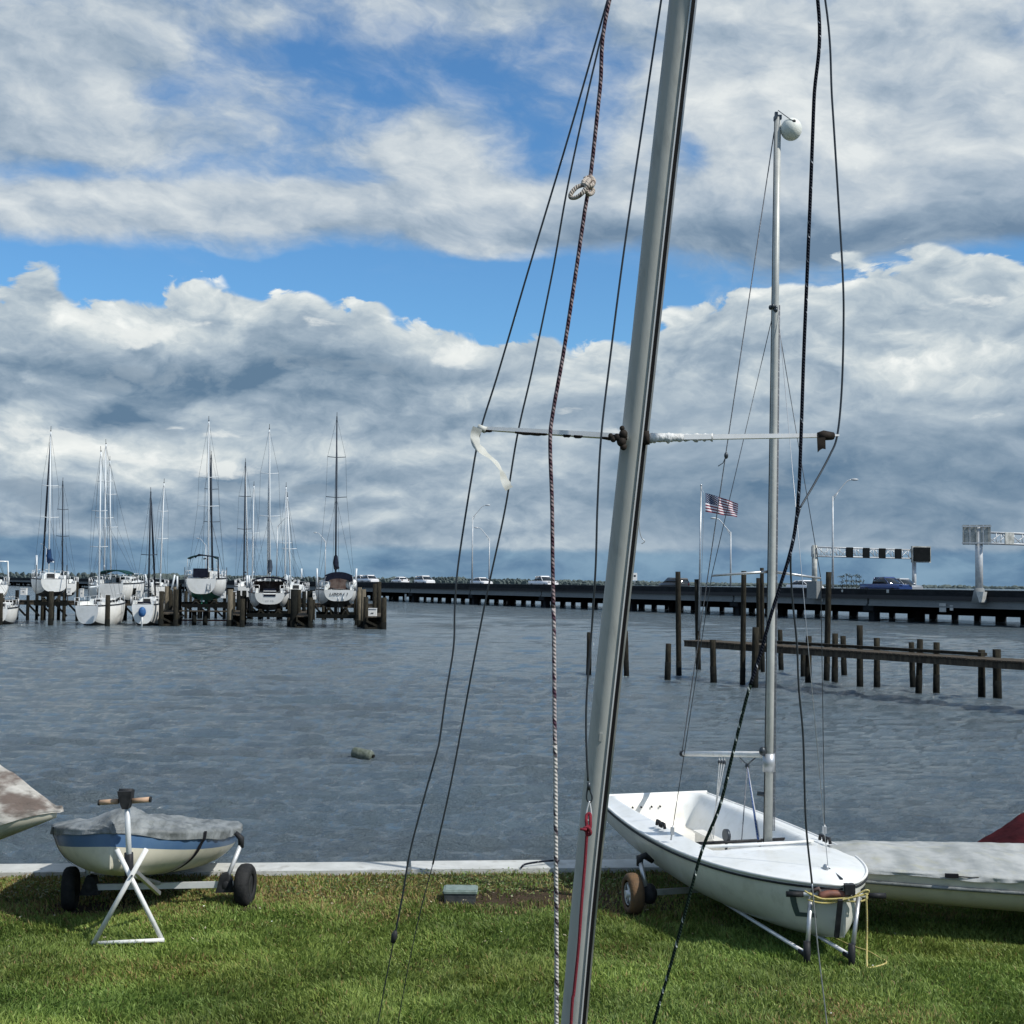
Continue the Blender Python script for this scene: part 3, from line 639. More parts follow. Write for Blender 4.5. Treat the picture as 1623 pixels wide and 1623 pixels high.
# ------------------------------------------------------------------ vehicles
def vehicle(name, label, cat, paint, kind, x_, n, facing=1, zoff=0.0, grp=None):
    t = tpx(x_, n); base = bp(t, n, ROADZ+zoff); f = bd*facing
    m = Matrix.Translation(base) @ Matrix(((f.x, -f.y, 0), (f.y, f.x, 0), (0, 0, 1))).to_4x4()
    v = thing(name, label, cat, mtx=m, group=grp)
    def ring(x, z0, z1, w0, w1): return [Vector((x, -w0, z0)), Vector((x, -w0*1.03, (z0+z1)/2)), Vector((x, -w1, z1)), Vector((x, w1, z1)), Vector((x, w0*1.03, (z0+z1)/2)), Vector((x, w0, z0))]
    if kind == 'pickup':
        L, hw = 5.8, .98
        body = [(-2.9,.5,1.05,.92,.90),(-2.85,.42,1.12,.96,.93),(-.9,.40,1.14,hw,.94),(1.2,.40,1.16,hw,.94),(2.5,.42,1.10,.97,.88),(2.88,.5,1.0,.9,.8)]
        cab = [(-1.05,1.12,1.14,.9,.88),(-.9,1.12,1.80,.9,.76),(.5,1.12,1.84,.9,.74),(1.35,1.12,1.20,.9,.84)]
        wx = (-1.85, 1.95); wr = .40
    elif kind == 'suv':
        L, hw = 4.8, .96
        body = [(-2.4,.5,1.0,.88,.86),(-2.3,.38,1.06,.94,.92),(0,.36,1.08,hw,.93),(1.3,.38,1.08,hw,.90),(2.2,.42,.98,.93,.84),(2.4,.5,.9,.84,.76)]
        cab = [(-2.32,1.04,1.08,.88,.86),(-2.05,1.04,1.66,.88,.72),(.45,1.04,1.72,.88,.72),(1.35,1.04,1.10,.88,.80)]
        wx = (-1.45, 1.5); wr = .36
    else:
        L, hw = 4.7, .92
        body = [(-2.35,.5,.9,.84,.82),(-2.2,.34,.98,.90,.86),(0,.32,.96,hw,.9),(1.3,.34,.94,hw,.88),(2.2,.38,.82,.88,.80),(2.35,.46,.74,.8,.74)]
        cab = [(-1.7,.95,.97,.85,.8),(-.95,.95,1.40,.85,.66),(.35,.95,1.44,.85,.66),(1.3,.93,.96,.85,.78)]
        wx = (-1.4, 1.45); wr = .33
    b = MB(); b.loft([ring(*s_) for s_ in body], True, True, 0)
    b.build('body', paint, v, world=False)
    b = MB(); b.loft([ring(*s_) for s_ in cab], True, True, 0); b.build('glasshouse', 'glass', v, world=False)
    b = MB(); r1, r2 = cab[1], cab[2]
    b.loft([[Vector((r1[0]-.14, -r1[4]*1.06, r1[2]-.14)), Vector((r1[0]-.02, -r1[4]*.9, r1[2]+.05)), Vector((r1[0]-.02, r1[4]*.9, r1[2]+.05)), Vector((r1[0]-.14, r1[4]*1.06, r1[2]-.14))],
            [Vector((r2[0]+.16, -r2[4]*1.06, r2[2]-.16)), Vector((r2[0]+.02, -r2[4]*.9, r2[2]+.05)), Vector((r2[0]+.02, r2[4]*.9, r2[2]+.05)), Vector((r2[0]+.16, r2[4]*1.06, r2[2]-.16))]], True, True, 0)
    b.build('roof', paint, v, world=False)
    for s_ in (-1, 1):
        b = MB()
        for (xa, xb) in ((cab[0][0], cab[1][0]), (lerp(cab[1][0], cab[2][0], .5), lerp(cab[1][0], cab[2][0], .5)), (cab[3][0], cab[2][0])):
            b.bar((xa, s_*cab[0][3]*1.0, cab[0][1]), (xb, s_*cab[1][4]*1.02, cab[1][2]), .045, 5)
        b.build('pillar', paint, v, world=False)
    for x in wx:
        for s_ in (-1, 1):
            b = MB(); b.wheel((x, s_*(hw-.08), wr), (0,1,0), wr, .24, .6, n=18); b.ball((x, s_*(hw-.04), wr), wr*.6, (1,.25,1), 12, 6, mi=1); b.build('wheel', ['rubber', 'galv'], v, world=False)
    for s_ in (-1, 1):
        b = MB(); b.box((L/2-.08, s_*hw*.68, body[-2][2]-.14), (.12, .34, .16)); b.build('headlight', 'glass', v, world=False)
        b = MB(); b.box((-L/2+.03, s_*hw*.74, .85), (.1, .2, .3)); b.build('tail_light', 'maroon', v, world=False)
    return v
gv = 'vehicles driving over the bridge'
vehicle('pickup_truck', 'white crew-cab pickup seen between the fleck rope and the lamps', 'pickup truck', 'carwhite', 'pickup', 861, 3.2, 1, grp=gv)
vehicle('parked_car', 'white sedan passing the foot of the mid-bridge lamp pair', 'car', 'carwhite', 'sedan', 763, 3.2, 1, .12, grp=gv)
vehicle('parked_car', 'white SUV on the bridge between the white sedan and the van', 'car', 'carwhite', 'suv', 673, 3.2, 1, .1, grp=gv)
vehicle('parked_car', 'small white sedan mostly hidden, left of the white SUV', 'car', 'carwhite', 'sedan', 634, 9.5, -1, .2, grp=gv)
vehicle('parked_car', 'white SUV just emerging right of the navy-bimini sailboat', 'car', 'carwhite', 'suv', 586, 3.2, 1, .2, grp=gv)
vehicle('parked_car', 'white SUV half hidden behind the navy-bimini sailboat', 'car', 'carwhite', 'suv', 574, 6.2, 1, .2, grp=gv)
vehicle('parked_car', 'dark SUV on the bridge near the first tall piling', 'car', 'cardark', 'suv', 1068, 9.0, -1, grp=gv)
vehicle('pickup_truck', 'blue pickup truck between the two gantries', 'pickup truck', 'carblue', 'pickup', 1404, 3.0, 1, grp=gv)
vehicle('parked_car', 'silver SUV beside and behind the blue pickup', 'car', 'carsilver', 'suv', 1428, 6.2, 1, grp=gv)
vehicle('parked_car', 'white sedan low behind the barrier near the gantry pedestal', 'car', 'carwhite', 'sedan', 1276, 6.0, 1, grp=gv)
for o in list(col.objects):
    if o.name.startswith('parked_car'): o.name = o.name.replace('parked_car', 'passing_car')

# bare young trees and a green bush just beyond the bridge
def sapling(p, h, label, green=False):
    t_ = thing('young_tree' if not green else 'round_bush', label, 'tree' if not green else 'bush', p)
    b = MB(); b.tube([p, p+Vector((.1,0,h*.6)), p+Vector((.05,.05,h))], [.07,.05,.02], 5); b.build('trunk', 'pile', t_)
    b = MB(); rr = random.Random(int(p.x*10))
    for k in range(90 if not green else 260):
        if green: q = p + Vector((rr.gauss(0,.8), rr.gauss(0,.5), h*.55+rr.gauss(0,.45)))
        else:
            s_ = rr.choice((.72,.85,1.0)); q = p + Vector((rr.gauss(0,.22), rr.gauss(0,.2), h*s_+rr.gauss(0,.07)))
        a = Vector((rr.uniform(-1,1), rr.uniform(-1,1), rr.uniform(-1,1))).normalized()*.13; c = Vector((rr.uniform(-1,1), rr.uniform(-1,1), rr.uniform(-1,1))).normalized()*.13
        b.add([q, q+a, q+a+c, q+c], [(0,1,2,3)])
    b.build('crown', 'grassfar', t_)
for k, (x_, h) in enumerate(((1334,2.9),(1341,3.3),(1349,2.8),(1356,3.4),(1362,3.0))):
    yy = 172+k*.7; q = atY(x_, 926, yy); sapling(Vector((q.x, yy, -.4)), q.z+.4-(2.8-(926-905)/2200*yy)*0 + (12/2200*yy)*.0 + (926-914+ (k%2)*2)/2200*yy, '%s spindly young tree left of the blue pickup' % ORD[k])
q = atY(1368, 920, 172); sapling(Vector((q.x, 172, -.4)), 3.9, 'rounded green bush at the tail of the blue pickup', True)
# ------------------------------------------------------------------ marina : docks, lifts, sailboats
def post(b, p, z0, z1, r=.16, n=10):
    b.tube([Vector((p.x,p.y,z0)), Vector((p.x,p.y,(z0+z1)/2)), Vector((p.x,p.y,z1))], [r*1.05, r, r*.95], n)
def pile_at(x_, ytop, D, r, m, parent, name='pile'):
    c = W(x_, 950, D); zt_ = W(x_, ytop, D).z
    b = MB(); post(b, c, WATER-1.5, zt_, r); o = b.build(name, m, parent)
    b = MB(); post(b, c, WATER-1.5, WATER+.55, r*1.08); b.build('wet_band', 'pilew', parent)
    return o
def plankrun(parent, p, q, w, pw=.9, m='wood', th=.09, maxn=300):
    p, q = Vector(p), Vector(q); L = (q-p).length; t = (q-p).normalized(); n = max(1, min(maxn, int(L/pw))); s_ = Vector((-t.y, t.x, 0)).normalized()
    b = MB(); b.box((0,0,0), (L/n-.03, w, th)); pr = None
    for k in range(n):
        c = p + t*(L*(k+.5)/n)
        if pr is None: pr = b.build('plank', m, parent, world=False); o = pr
        else: o = pr.copy(); col.objects.link(o); o.parent = parent
        o.location = _mw(parent).inverted() @ Vector((c.x, c.y, c.z+.012*vnoise(k*.7, p.x, 2)))
        o.rotation_euler = (0, 0, math.atan2(t.y, t.x) - _mw(parent).to_euler().z)
FD = 110.0
def fingerdock(x0, x1, ydeck, Dn, Df, label, piles, box=None):
    a, c = W(x0, ydeck, Dn), W(x1, ydeck, Dn); w = (c-a).length; z = (a.z+c.z)/2; mid = (a+c)/2; mid.z = z
    d = thing('finger_dock', label, 'dock', mid, group='timber finger docks of the marina')
    far_ = Vector((mid.x + (mid.x/mid.y)*(Df-Dn)*.9, Df, z))
    plankrun(d, mid, far_, w, .45)
    b = MB(); t = (far_-mid).normalized(); s_ = Vector((-t.y, t.x, 0))
    for k in (-1, 1): b.beam(mid+s_*k*w*.46-Zv*.2, far_+s_*k*w*.46-Zv*.2, .12, .26)
    b.build('stringer', 'pile', d)
    b = MB()
    for k in range(6):
        p = lerp(mid, far_, k/5); b.beam(p-s_*w*.55-Zv*.9, p+s_*w*.55-Zv*.9, .1, .22); b.beam(p-s_*w*.5-Zv*.95, p+s_*w*.5-Zv*.3, .08, .16)
    b.build('brace', 'pile', d)
    for (x_, yt, D_, r, m) in piles: pile_at(x_, yt, D_, r, m, d)
    return d
fingerdock(257, 283, 973, 110, 132, 'finger dock between the blue-motor boat and the green-bottomed sailboat',
    [(256,937,110,.2,'pile'),(279,934,110,.2,'pile'),(284,925,114,.22,'pilew'),(264,929,118,.18,'pilet'),(270,931,121,.18,'pile'),(277,930,126,.18,'pilet'),(262,938,127,.17,'pile')])
fingerdock(367, 386, 975, 110, 132, 'finger dock with a tan pile right of the green-bottomed sailboat',
    [(365,934,110,.24,'pilet'),(384.5,949,109.5,.2,'pile'),(387,936,116,.2,'pilew'),(370,938,120,.18,'pile'),(378,936,125,.18,'pilew')])
fingerdock(470, 491, 977, 109, 132, 'finger dock right of the brown-canvas sailboat',
    [(466,934,109.5,.28,'pilew'),(492.5,947,109,.2,'pile'),(491,936,114,.24,'pilew'),(458,951,112,.13,'pile'),(474,935,120,.18,'pile'),(482,937,125,.18,'pilew')])
fingerdock(581, 609, 978, 107.5, 126, 'outermost finger dock with a white dock box, right end of the marina',
    [(580,946,108,.2,'pile'),(608.5,947,107.5,.22,'pile'),(570,931,112,.17,'pilet'),(576,934,110,.2,'pilet'),(573,935,114,.2,'pile'),(566,936,116,.17,'pile'),(594,925,122,.2,'pile'),(600.5,922,120,.2,'pile')])
def lowpile(x_, yt, D_, label, r=.2):
    c = W(x_, 950, D_); o = thing('mooring_pile', label, 'piling', (c.x, c.y, WATER), group='lone mooring piles in the marina')
    pile_at(x_, yt, D_, r, 'pile', o, 'post')
lowpile(1, 940, 109, 'lone mooring pile at the left edge of the marina')
lowpile(81, 937, 109, 'lone mooring pile before the blue-covered sailboat')
lowpile(171, 943, 108.5, 'lone mooring pile before the grey-striped floating sailboat')
# main walkway behind the slips
wk = thing('marina_walkway', 'long plank walkway on piles behind the lifted sailboats', 'walkway', W(250, 953, 128))
for (x0, x1, y, D_) in ((-60, 262, 952.5, 122), (255, 600, 956, 132)):
    a, c = W(x0, y, D_), W(x1, y, D_); zz = (a.z+c.z)/2; a.z = c.z = zz
    plankrun(wk, a, c, 1.8, .55)
    b = MB()
    for k in (-.8, .8): b.beam(a+Vector((0,k,-.2)), c+Vector((0,k,-.2)), .12, .3)
    b.build('stringer', 'wood', wk)
    n = int((c-a).length/1.15)
    for k in range(n+1):
        p = lerp(a, c, k/n)
        for s_ in (-.9, .9):
            hh = zz + (.4+1.3*random.random() if random.random() < .6 else .05)
            b = MB(); post(b, p+Vector((random.uniform(-.35,.35), s_, 0)), WATER-1.5, hh, .11+.07*random.random(), 8); b.build('pile', random.choice(('pile','pilew','pile')), wk)
        if k < n: 
            q = lerp(a, c, (k+1)/n); b = MB(); b.beam(p+Vector((0,-.95,-.1)), q+Vector((0,-.95,-1.3)), .08, .16); b.build('brace', 'pilew', wk)
# the low cross dock seen between the lifts
for (x0, x1, y, D_, lb) in ((286, 364, 968.5, 113, 'low cross dock under the green-bottomed sailboat'),):
    a, c = W(x0, y, D_), W(x1, y, D_); a.z = c.z = (a.z+c.z)/2
    cd = thing('cross_dock', lb, 'dock', (a+c)/2); plankrun(cd, a, c, 1.2, .5)
    b = MB()
    for k in (0, .3, .52, 1): p = lerp(a, c, k); post(b, p-Vector((0,.3,0)), WATER-1, a.z-.02, .2, 8)
    b.build('pile', 'pilew', cd); b = MB(); b.beam(a-Zv*.75, c-Zv*.75, .1, .12); b.build('lower_rail', 'maroon', cd)
# dock boxes and pedestals
for k, (x_, y0, y1, D_, wpx, lb) in enumerate(((38,933,943,121,9,'white dock box left of the blue-covered sailboat'),(110,933,943,121,6,'white dock box right of the blue-covered sailboat'),
        (130,934,946,121,5,'narrow white box at the bow of the middle sailboat'),(200,935,948,121,8,'white dock box right of the cream sailboat group'),(220,937,946,121,8,'white dock box left of the small dark-masted sailboat'),
        (374,938,949,126,6,'white box behind the tan dock pile'),(354,938,948,127,7,'white box beside the green-bottomed hull'),(498,938,950,124,6,'white box left of the navy-bimini sailboat'),
        (590,965,978,109,14,'large white dock box on the outermost finger dock'))):
    a, c = W(x_, y0, D_), W(x_, y1, D_); w = wpx*D_/2200
    o = thing('dock_box', lb, 'dock box', c, group='white boxes on the marina docks')
    b = MB(); b.box((a+c)/2, (w, w*.7, (a.z-c.z))); b.build('box_body', 'white', o)
    b = MB(); b.box(Vector((a.x, a.y, a.z+.03)), (w*1.06, w*.8, .06)); b.build('lid', 'gel', o)
    b = MB(); b.box(Vector((a.x+w*.05, a.y-w*.36, lerp(a.z,c.z,.5))), (w*.3, .02, .05)); b.build('latch', 'black', o)

def sailboat(label, x_, ysheer, ybot, D, beam, mast, yaw=0.0, LOA=None, anti='antid', topsides='hullwhite', floating=False, bow_to=False,
             bimini=None, mastm='mastw', spread=(.45,.72), cover=None, jib=None, name_txt=None, extra=None, cabin=True, keel=True, dark_port=True, group='sailboats in the marina', stern_w=.70):
    """x_: photo column of the stern middle; mast: (x_top, y_top, x_bottom)."""
    LOA = LOA or beam*2.9
    zs, zb = W(x_, ysheer, D).z, W(x_, ybot, D).z; fb = zs-zb      # freeboard at the stern
    base = W(x_, ybot, D)
    m = Matrix.Translation(base) @ Matrix.Rotation(math.atan2(base.y, base.x) + yaw + (math.pi if bow_to else 0), 4, 'Z')
    s = thing('sailboat', label, 'sailboat', mtx=m, group=group)
    if bow_to: m = m @ Matrix.Translation((-LOA, 0, 0)); s.matrix_world = m; MW[s.name] = m.copy()
    def hb(t): return beam/2*(stern_w + (1-stern_w)*sstep(t, 0, .4) if t < .4 else (1-((t-.4)/.6)**2.2)**.85 if t < .999 else .015)
    def sh(t): return fb*(1.0+.06*(t-.0)+.16*t*t)
    def kz(t): return -.17*beam*math.sin(math.pi*min(1, t*1.02))**.8 + (.0 if t < .85 else (t-.85)/.15*fb*.32)
    NS, NC = 22, 9
    def ring(t, f0, f1, grow=0.0):
        out = []
        for k in range(NC):
            f = lerp(f0, f1, k/(NC-1)); an = f*math.pi/2
            yy = hb(t)*(math.cos(an)**.62) + grow; zz = lerp(kz(t), sh(t), 1-math.sin(an)**.95 if f < 1 else 0)
            out.append((t*LOA + .04*LOA*(zz/fb)*(t-.5), yy, zz))
        return out
    wl = .62
    for (nm, f0, f1, mm) in (('topsides', 0, wl, topsides), ('underbody', wl, 1, anti)):
        b = MB(); rings = []
        for i in range(NS+1):
            h = ring(i/NS, f0, f1); rings.append(h)
        for sg_ in (1, -1):
            vs = [(p[0], p[1]*sg_, p[2]) for r in rings for p in r]
            b.add(vs, [((i*NC+k), (i*NC+k+1), ((i+1)*NC+k+1), ((i+1)*NC+k))[::sg_] for i in range(NS) for k in range(NC-1)], 0, True)
        b.build(nm, mm, s, world=False)
    # transom
    tr = ring(0, 0, 1); b = MB(); pts = [(p[0]-.01, p[1], p[2]) for p in tr] + [(p[0]-.01, -p[1], p[2]) for p in reversed(tr[:-1])]
    b.add(pts, [tuple(range(len(pts)))]); trm = b.build('transom', topsides, s, world=False)
    # deck, cabin, cockpit
    b = MB(); vs = []; 
    for i in range(NS+1):
        t = i/NS; vs += [(t*LOA, -hb(t), sh(t)), (t*LOA, 0, sh(t)+.06), (t*LOA, hb(t), sh(t))]
    b.add(vs, [(i*3+k, i*3+k+1, i*3+k+4, i*3+k+3) for i in range(NS) for k in (0,1)], 0, True); b.build('deck', 'gel', s, world=False)
    b = MB()
    for sg_ in (1, -1): b.tube([(i/NS*LOA + .04*LOA*(i/NS-.5)*sh(i/NS)/fb, sg_*(hb(i/NS)+.01), sh(i/NS)) for i in range(NS+1)], .05, 5)
    b.build('toe_rail', 'black' if dark_port else 'alu', s, world=False)
    ch = beam*.17
    if cabin:
        b = MB(); rg = []
        for (t, k) in ((.30,1),(.34,1),(.55,.95),(.70,.55),(.78,.08)):
            w = hb(t)*.62; z0 = sh(t)-.02; h = ch*k; rg.append([(t*LOA, -w, z0), (t*LOA+.0, -w*.88, z0+h), (t*LOA, 0, z0+h*1.15), (t*LOA, w*.88, z0+h), (t*LOA, w, z0)])
        b.loft(rg, False, False, 0, False); b.add([rg[0][k] for k in range(5)], [(0,1,2,3,4)]); b.build('cabin', 'gel', s, world=False)
        for sg_ in (1, -1):
            for t in (.38, .48, .58): b = MB(); b.box((t*LOA, sg_*hb(t)*.59, sh(t)+ch*.55), (.45, .07, ch*.4)); b.build('port_window', 'glass', s, world=False)
        b = MB(); b.box((.30*LOA-.03, 0, sh(.3)+ch*.35), (.05, beam*.22, ch*1.1)); b.build('companionway', 'black', s, world=False)
    for sg_ in (1, -1): b = MB(); b.box((.16*LOA, sg_*beam*.30, sh(.15)+ch*.3), (.27*LOA, .22, ch*.7)); b.build('coaming', 'gel', s, world=False)
    # rails
    b = MB(); zr = .62; pts = [(.16*LOA, beam*.44, sh(0)+zr), (.02, beam*.40, sh(0)+zr), (-.05, beam*.25, sh(0)+zr)]
    for sg_ in (1, -1):
        P_ = [(x, y*sg_, z) for x, y, z in pts]; b.tube(P_, .017, 5); b.tube([(x, y, z-.3) for x, y, z in P_], .012, 5)
        for p in P_: b.bar((p[0], p[1], sh(0)), p, .022, 5)
        for t in (.35, .5, .65, .8): b.bar((t*LOA, sg_*hb(t)*.96, sh(t)), (t*LOA, sg_*hb(t)*.96, sh(t)+.6), .018, 5)
        b.tube([(t*LOA, sg_*hb(t)*.96, sh(t)+.6) for t in (.16,.35,.5,.65,.8,.93)], .012, 4)
        b.tube([(.93*LOA, sg_*hb(.93)*.9, sh(.93)+.6), (LOA, 0, sh(1)+.62)], .022, 5)
    b.bar((.97*LOA, 0, sh(1)), (LOA, 0, sh(1)+.62), .022, 5)
    b.build('guard_rail', 'alup', s, world=False)
    if keel and not floating:
        b = MB(); b.loft([[(.38*LOA,-.1,-.2),(.38*LOA,.1,-.2),(.58*LOA,.02,-.1),(.58*LOA,-.02,-.1)], [(.42*LOA,-.12,-1.3),(.42*LOA,.12,-1.3),(.55*LOA,.02,-1.25),(.55*LOA,-.02,-1.25)]], True, True, 0, False); b.build('keel', anti, s, world=False)
        b = MB(); b.box((.06*LOA, 0, -.45), (.34, .07, 1.15)); b.build('rudder', anti, s, world=False)
    # mast from the photo columns
    mi = m.inverted(); xt, yt, xb = mast; tm = .42
    mp_ = m @ Vector((tm*LOA if not bow_to else tm*LOA, 0, sh(.4)+ch)); Dm = mp_.y
    foot = atY(xb, 915, Dm); foot.z = mp_.z-.2; top_ = atY(xt, yt, Dm)
    fl, tl = mi @ foot, mi @ top_
    b = MB(); b.tube([fl, lerp(fl, tl, .5), tl], [.078,.07,.052], 8); b.build('mast', mastm, s, world=False)
    b = MB(); b.bar(tl, tl+Vector((-.1,0,.45)), .02, 4); b.ball(tl+Vector((0,0,.06)), .055, (1.5,1,1), 8, 6); b.build('masthead', 'black', s, world=False)
    H = (tl-fl).length; b = MB()
    for f in spread:
        c = lerp(fl, tl, f); w = beam*.27*(1.2-f*.5); b.tube([c+Vector((-.1,-w,.05)), c, c+Vector((-.1,w,.05))], .03, 5)
    b.build('spreader', mastm, s, world=False)
    b = MB()
    for sg_ in (1, -1):
        pts = [Vector((tm*LOA, sg_*beam*.46, sh(.42)))] + [lerp(fl, tl, f)+Vector((-.1, sg_*beam*.27*(1.2-f*.5), .05)) for f in spread] + [tl]
        b.tube(pts, .009, 4, smooth=False); b.bar((tm*LOA-.3, sg_*beam*.46, sh(.42)), lerp(fl, tl, spread[0]), .010, 4)
    b.bar((-.02, 0, sh(0)+.1), tl, .012, 4); b.bar((.99*LOA, 0, sh(1)), lerp(fl, tl, .97), .012, 4)
    b.build('rigging', 'wire', s, world=False)
    if jib: b = MB(); b.tube([(.985*LOA, 0, sh(1)+.3), lerp(Vector((.985*LOA,0,sh(1)+.3)), tl, .5), lerp(Vector((.985*LOA,0,sh(1)+.3)), tl, .93)], [.07,.088,.04], 7); b.build('furled_jib', jib, s, world=False)
    # boom with its cover
    g0 = lerp(fl, tl, .10); e0 = Vector((.10*LOA, g0.y*.5, g0.z-.1))
    b = MB(); b.bar(g0, e0, .07, 6); b.build('boom', mastm, s, world=False)
    if cover:
        b = MB(); n = 10; rg = []
        for i in range(n+1):
            f = i/n; c = lerp(g0, e0, f*.96); hh = lerp(.42, .15, f)+.04*math.sin(i*2.1); ww = lerp(.22, .10, f)
            if i == 0: hh = 1.2; 
            rg.append([(c.x, c.y+math.cos(2*math.pi*k/8)*ww, c.z+hh*.35+math.sin(2*math.pi*k/8)*hh*.6) for k in range(8)])
        b.loft(rg, True, True); b.build('sail_cover', cover, s, world=False)
    if bimini:
        mm, zt_, hw_, flat, x0, x1 = bimini    # canvas, height above sheer, half width, thickness, fore-aft range
        b = MB(); rg = []
        for i, t in enumerate((x0, lerp(x0,x1,.3), lerp(x0,x1,.7), x1)):
            r1 = [(t*LOA, -hw_+2*hw_*k/8, sh(0)+zt_ - .25*(abs(k-4)/4)**2.2*1.1) for k in range(9)]
            r2 = [(x, y*1.02, z-flat*(1 if 0 < k < 8 else 1.3)) for k, (x, y, z) in enumerate(reversed(r1))]
            rg.append(r1+r2)
        b.loft(rg, True, True); b.build('bimini', mm, s, world=False)
        b = MB()
        for sg_ in (1, -1):
            for t in (x0, x1): b.tube([(lerp(x0,x1,.5)*LOA, sg_*beam*.40, sh(0)), (t*LOA, sg_*hw_*.98, sh(0)+zt_-.35)], .025, 5)
        b.build('bimini_frame', 'alup', s, world=False)
    if name_txt:
        try:
            cu = bpy.data.curves.new('boat_name', 'FONT'); cu.body = name_txt; cu.size = .42; cu.extrude = .004; cu.align_x = 'CENTER'; cu.shear = .15
            tmp = bpy.data.objects.new('tmp', cu); col.objects.link(tmp); bpy.context.view_layer.update(); me_ = bpy.data.meshes.new_from_object(tmp.evaluated_get(bpy.context.evaluated_depsgraph_get())); bpy.data.objects.remove(tmp); me_.materials.clear(); me_.materials.append(M['black']); me_.name = 'boat_name'; to = bpy.data.objects.new('boat_name', me_); col.objects.link(to); to.parent = trm
            to.location = (-.011*LOA-.045, 0.0, fb*.52); to.rotation_euler = (math.pi/2, 0, -math.pi/2)
        except Exception as e: print(e)
    if extra: extra(s, LOA, beam, sh, fb, trm)
    return s

def liftunder(x0, x1, ybeam, D0, D1, hullz, label):
    a, c = W(x0, ybeam, D0), W(x1, ybeam, D0); z = (a.z+c.z)/2; w = c.x-a.x; mid = (a+c)/2
    l = thing('boat_lift', label, 'boat lift', mid, group='timber and steel lifts under the sailboats')
    zh = W((x0+x1)/2, hullz, D0).z
    for Dk in (D0, D1):
        k = Dk/D0; p, q = Vector((a.x*k+.1, Dk, z)), Vector((c.x*k-.1, Dk, z))
        b = MB(); b.beam(p, q, .18, .3); b.build('cradle_beam', 'pilew', l)
        for (u, v) in ((.22,.30),(.38,.30),(.62,.70),(.78,.70)): b = MB(); b.beam(lerp(p,q,u)+Zv*.1, lerp(p,q,v)+Zv*(zh-z)*.85, .1, .1); b.build('cradle_strut', 'pile', l)
        for u in (.04,.96): b = MB(); b.bar(lerp(p,q,u), lerp(p,q,u)+Zv*3.1, .03, 5); b.build('lift_cable', 'wire', l)
    for u in (.30, .70):
        b = MB(); b.beam(Vector((lerp(a.x,c.x,u), D0, z+(zh-z)*.85)), Vector((lerp(a.x,c.x,u)*D1/D0, D1, z+(zh-z)*.85)), .25, .14); b.build('bunk', 'pile', l)
    return l
def postw(s, x0, x1, z0, z1, m='gel', w=.09, name='guide_post'):
    pass
def guide(x_, yt, yb, D_, label, tilt=0):
    p, q = W(x_, yb, D_), W(x_+tilt, yt, D_)
    b = MB(); b.tube([p, lerp(p,q,.5), q], .075, 8); o = b.build('guide_post', 'mastw', loc=p); tag(o, label, 'guide post', 'white guide posts on the boat lifts')

def exG(s, L, bm, sh, fb, tr):
    b = MB(); b.box((-.05, 0, fb*.62), (.05, .7, .08)); b.box((-.05, 0, fb*.35), (.05, .5, .05)); b.build('vent', 'wirel', tr, world=False)
    b = MB()
    for y in (-.72,-.45): b.bar((-.12, y, fb*.2), (-.12, y, fb*1.25), .03, 5)
    for z in (.3,.6,.9): b.bar((-.12,-.72,fb*z), (-.12,-.45,fb*z), .025, 5)
    b.build('boarding_ladder', 'wirel', s, world=False)
    b = MB(); b.box((.2, .1, sh(0)+.45), (.7, 1.15, .75)); b.build('cockpit_cover', 'navy', s, world=False)
    b = MB(); b.tube([(-.1,-1.35,sh(0)),(-.1,-1.3,sh(0)+1.75),(-.1,1.35*.2,sh(0)+1.95),(-.1,.55,sh(0)+1.7)], .07, 6); b.tube([(-.1,-.45,sh(0)),(-.1,-.45,sh(0)+1.9)], .05, 5)
    b.build('arch', 'navy', s, world=False)
sailboat('large sailboat with a bright green bottom raised on a lift', 319, 917, 941.5, 113, 3.35, (331,668,330), yaw=-.10, anti='antig', bimini=('dgreen',1.95,1.15,.07,-.01,.22), mastm='mastw', jib='mastd', spread=(.44,.63), extra=exG, cover=None, keel=True)
liftunder(288, 364, 960, 112, 121, 950, 'lift under the green-bottomed sailboat')
sailboat('sailboat with a grey mast partly behind the green-bottomed one', 336, 920, 940, 133, 3.0, (335,722,336), yaw=.05, mastm='mastd', cover=None)
def exI(s, L, bm, sh, fb, tr):
    b = MB(); b.box((-.03, 0, fb*1.05), (.3, .95, .62)); b.build('stern_hatch', 'navy', s, world=False)
    b = MB()
    for z in (.92,1.18): b.box((-.2, 0, fb*z), (.04, 1.0, .05))
    b.build('hatch_trim', 'gel', s, world=False)
    b = MB()
    for y in (-.28,-.12,.12,.28): b.bar((-.06, y, fb*.25), (-.06, y*.7, fb*.8), .028, 5)
    b.tube([(-.06,-.28,fb*.8),(-.06,0,fb*.9),(-.06,.28,fb*.8)], .03, 5); b.build('boarding_ladder', 'wirel', tr, world=False)
    for sg_ in (1,-1):
        b = MB(); b.add([(.05*L, sg_*bm*.44, sh(0)+.02), (.26*L, sg_*bm*.47, sh(0)+.02), (.26*L, sg_*bm*.36, sh(0)+.95), (.05*L, sg_*bm*.35, sh(0)+.95), (.05*L+.04, sg_*bm*.42, sh(0)+.02), (.26*L, sg_*bm*.45, sh(0)+.02), (.26*L, sg_*bm*.34, sh(0)+.95), (.05*L+.04, sg_*bm*.33, sh(0)+.95)],
            [(0,1,2,3),(7,6,5,4),(0,3,7,4),(1,5,6,2),(3,2,6,7),(0,4,5,1)]); b.build('side_curtain', 'brownc', s, world=False)
    b = MB(); b.box((.27*L, 0, sh(0)+.55), (.05, bm*.7, .8)); b.build('windscreen', 'brownc', s, world=False)
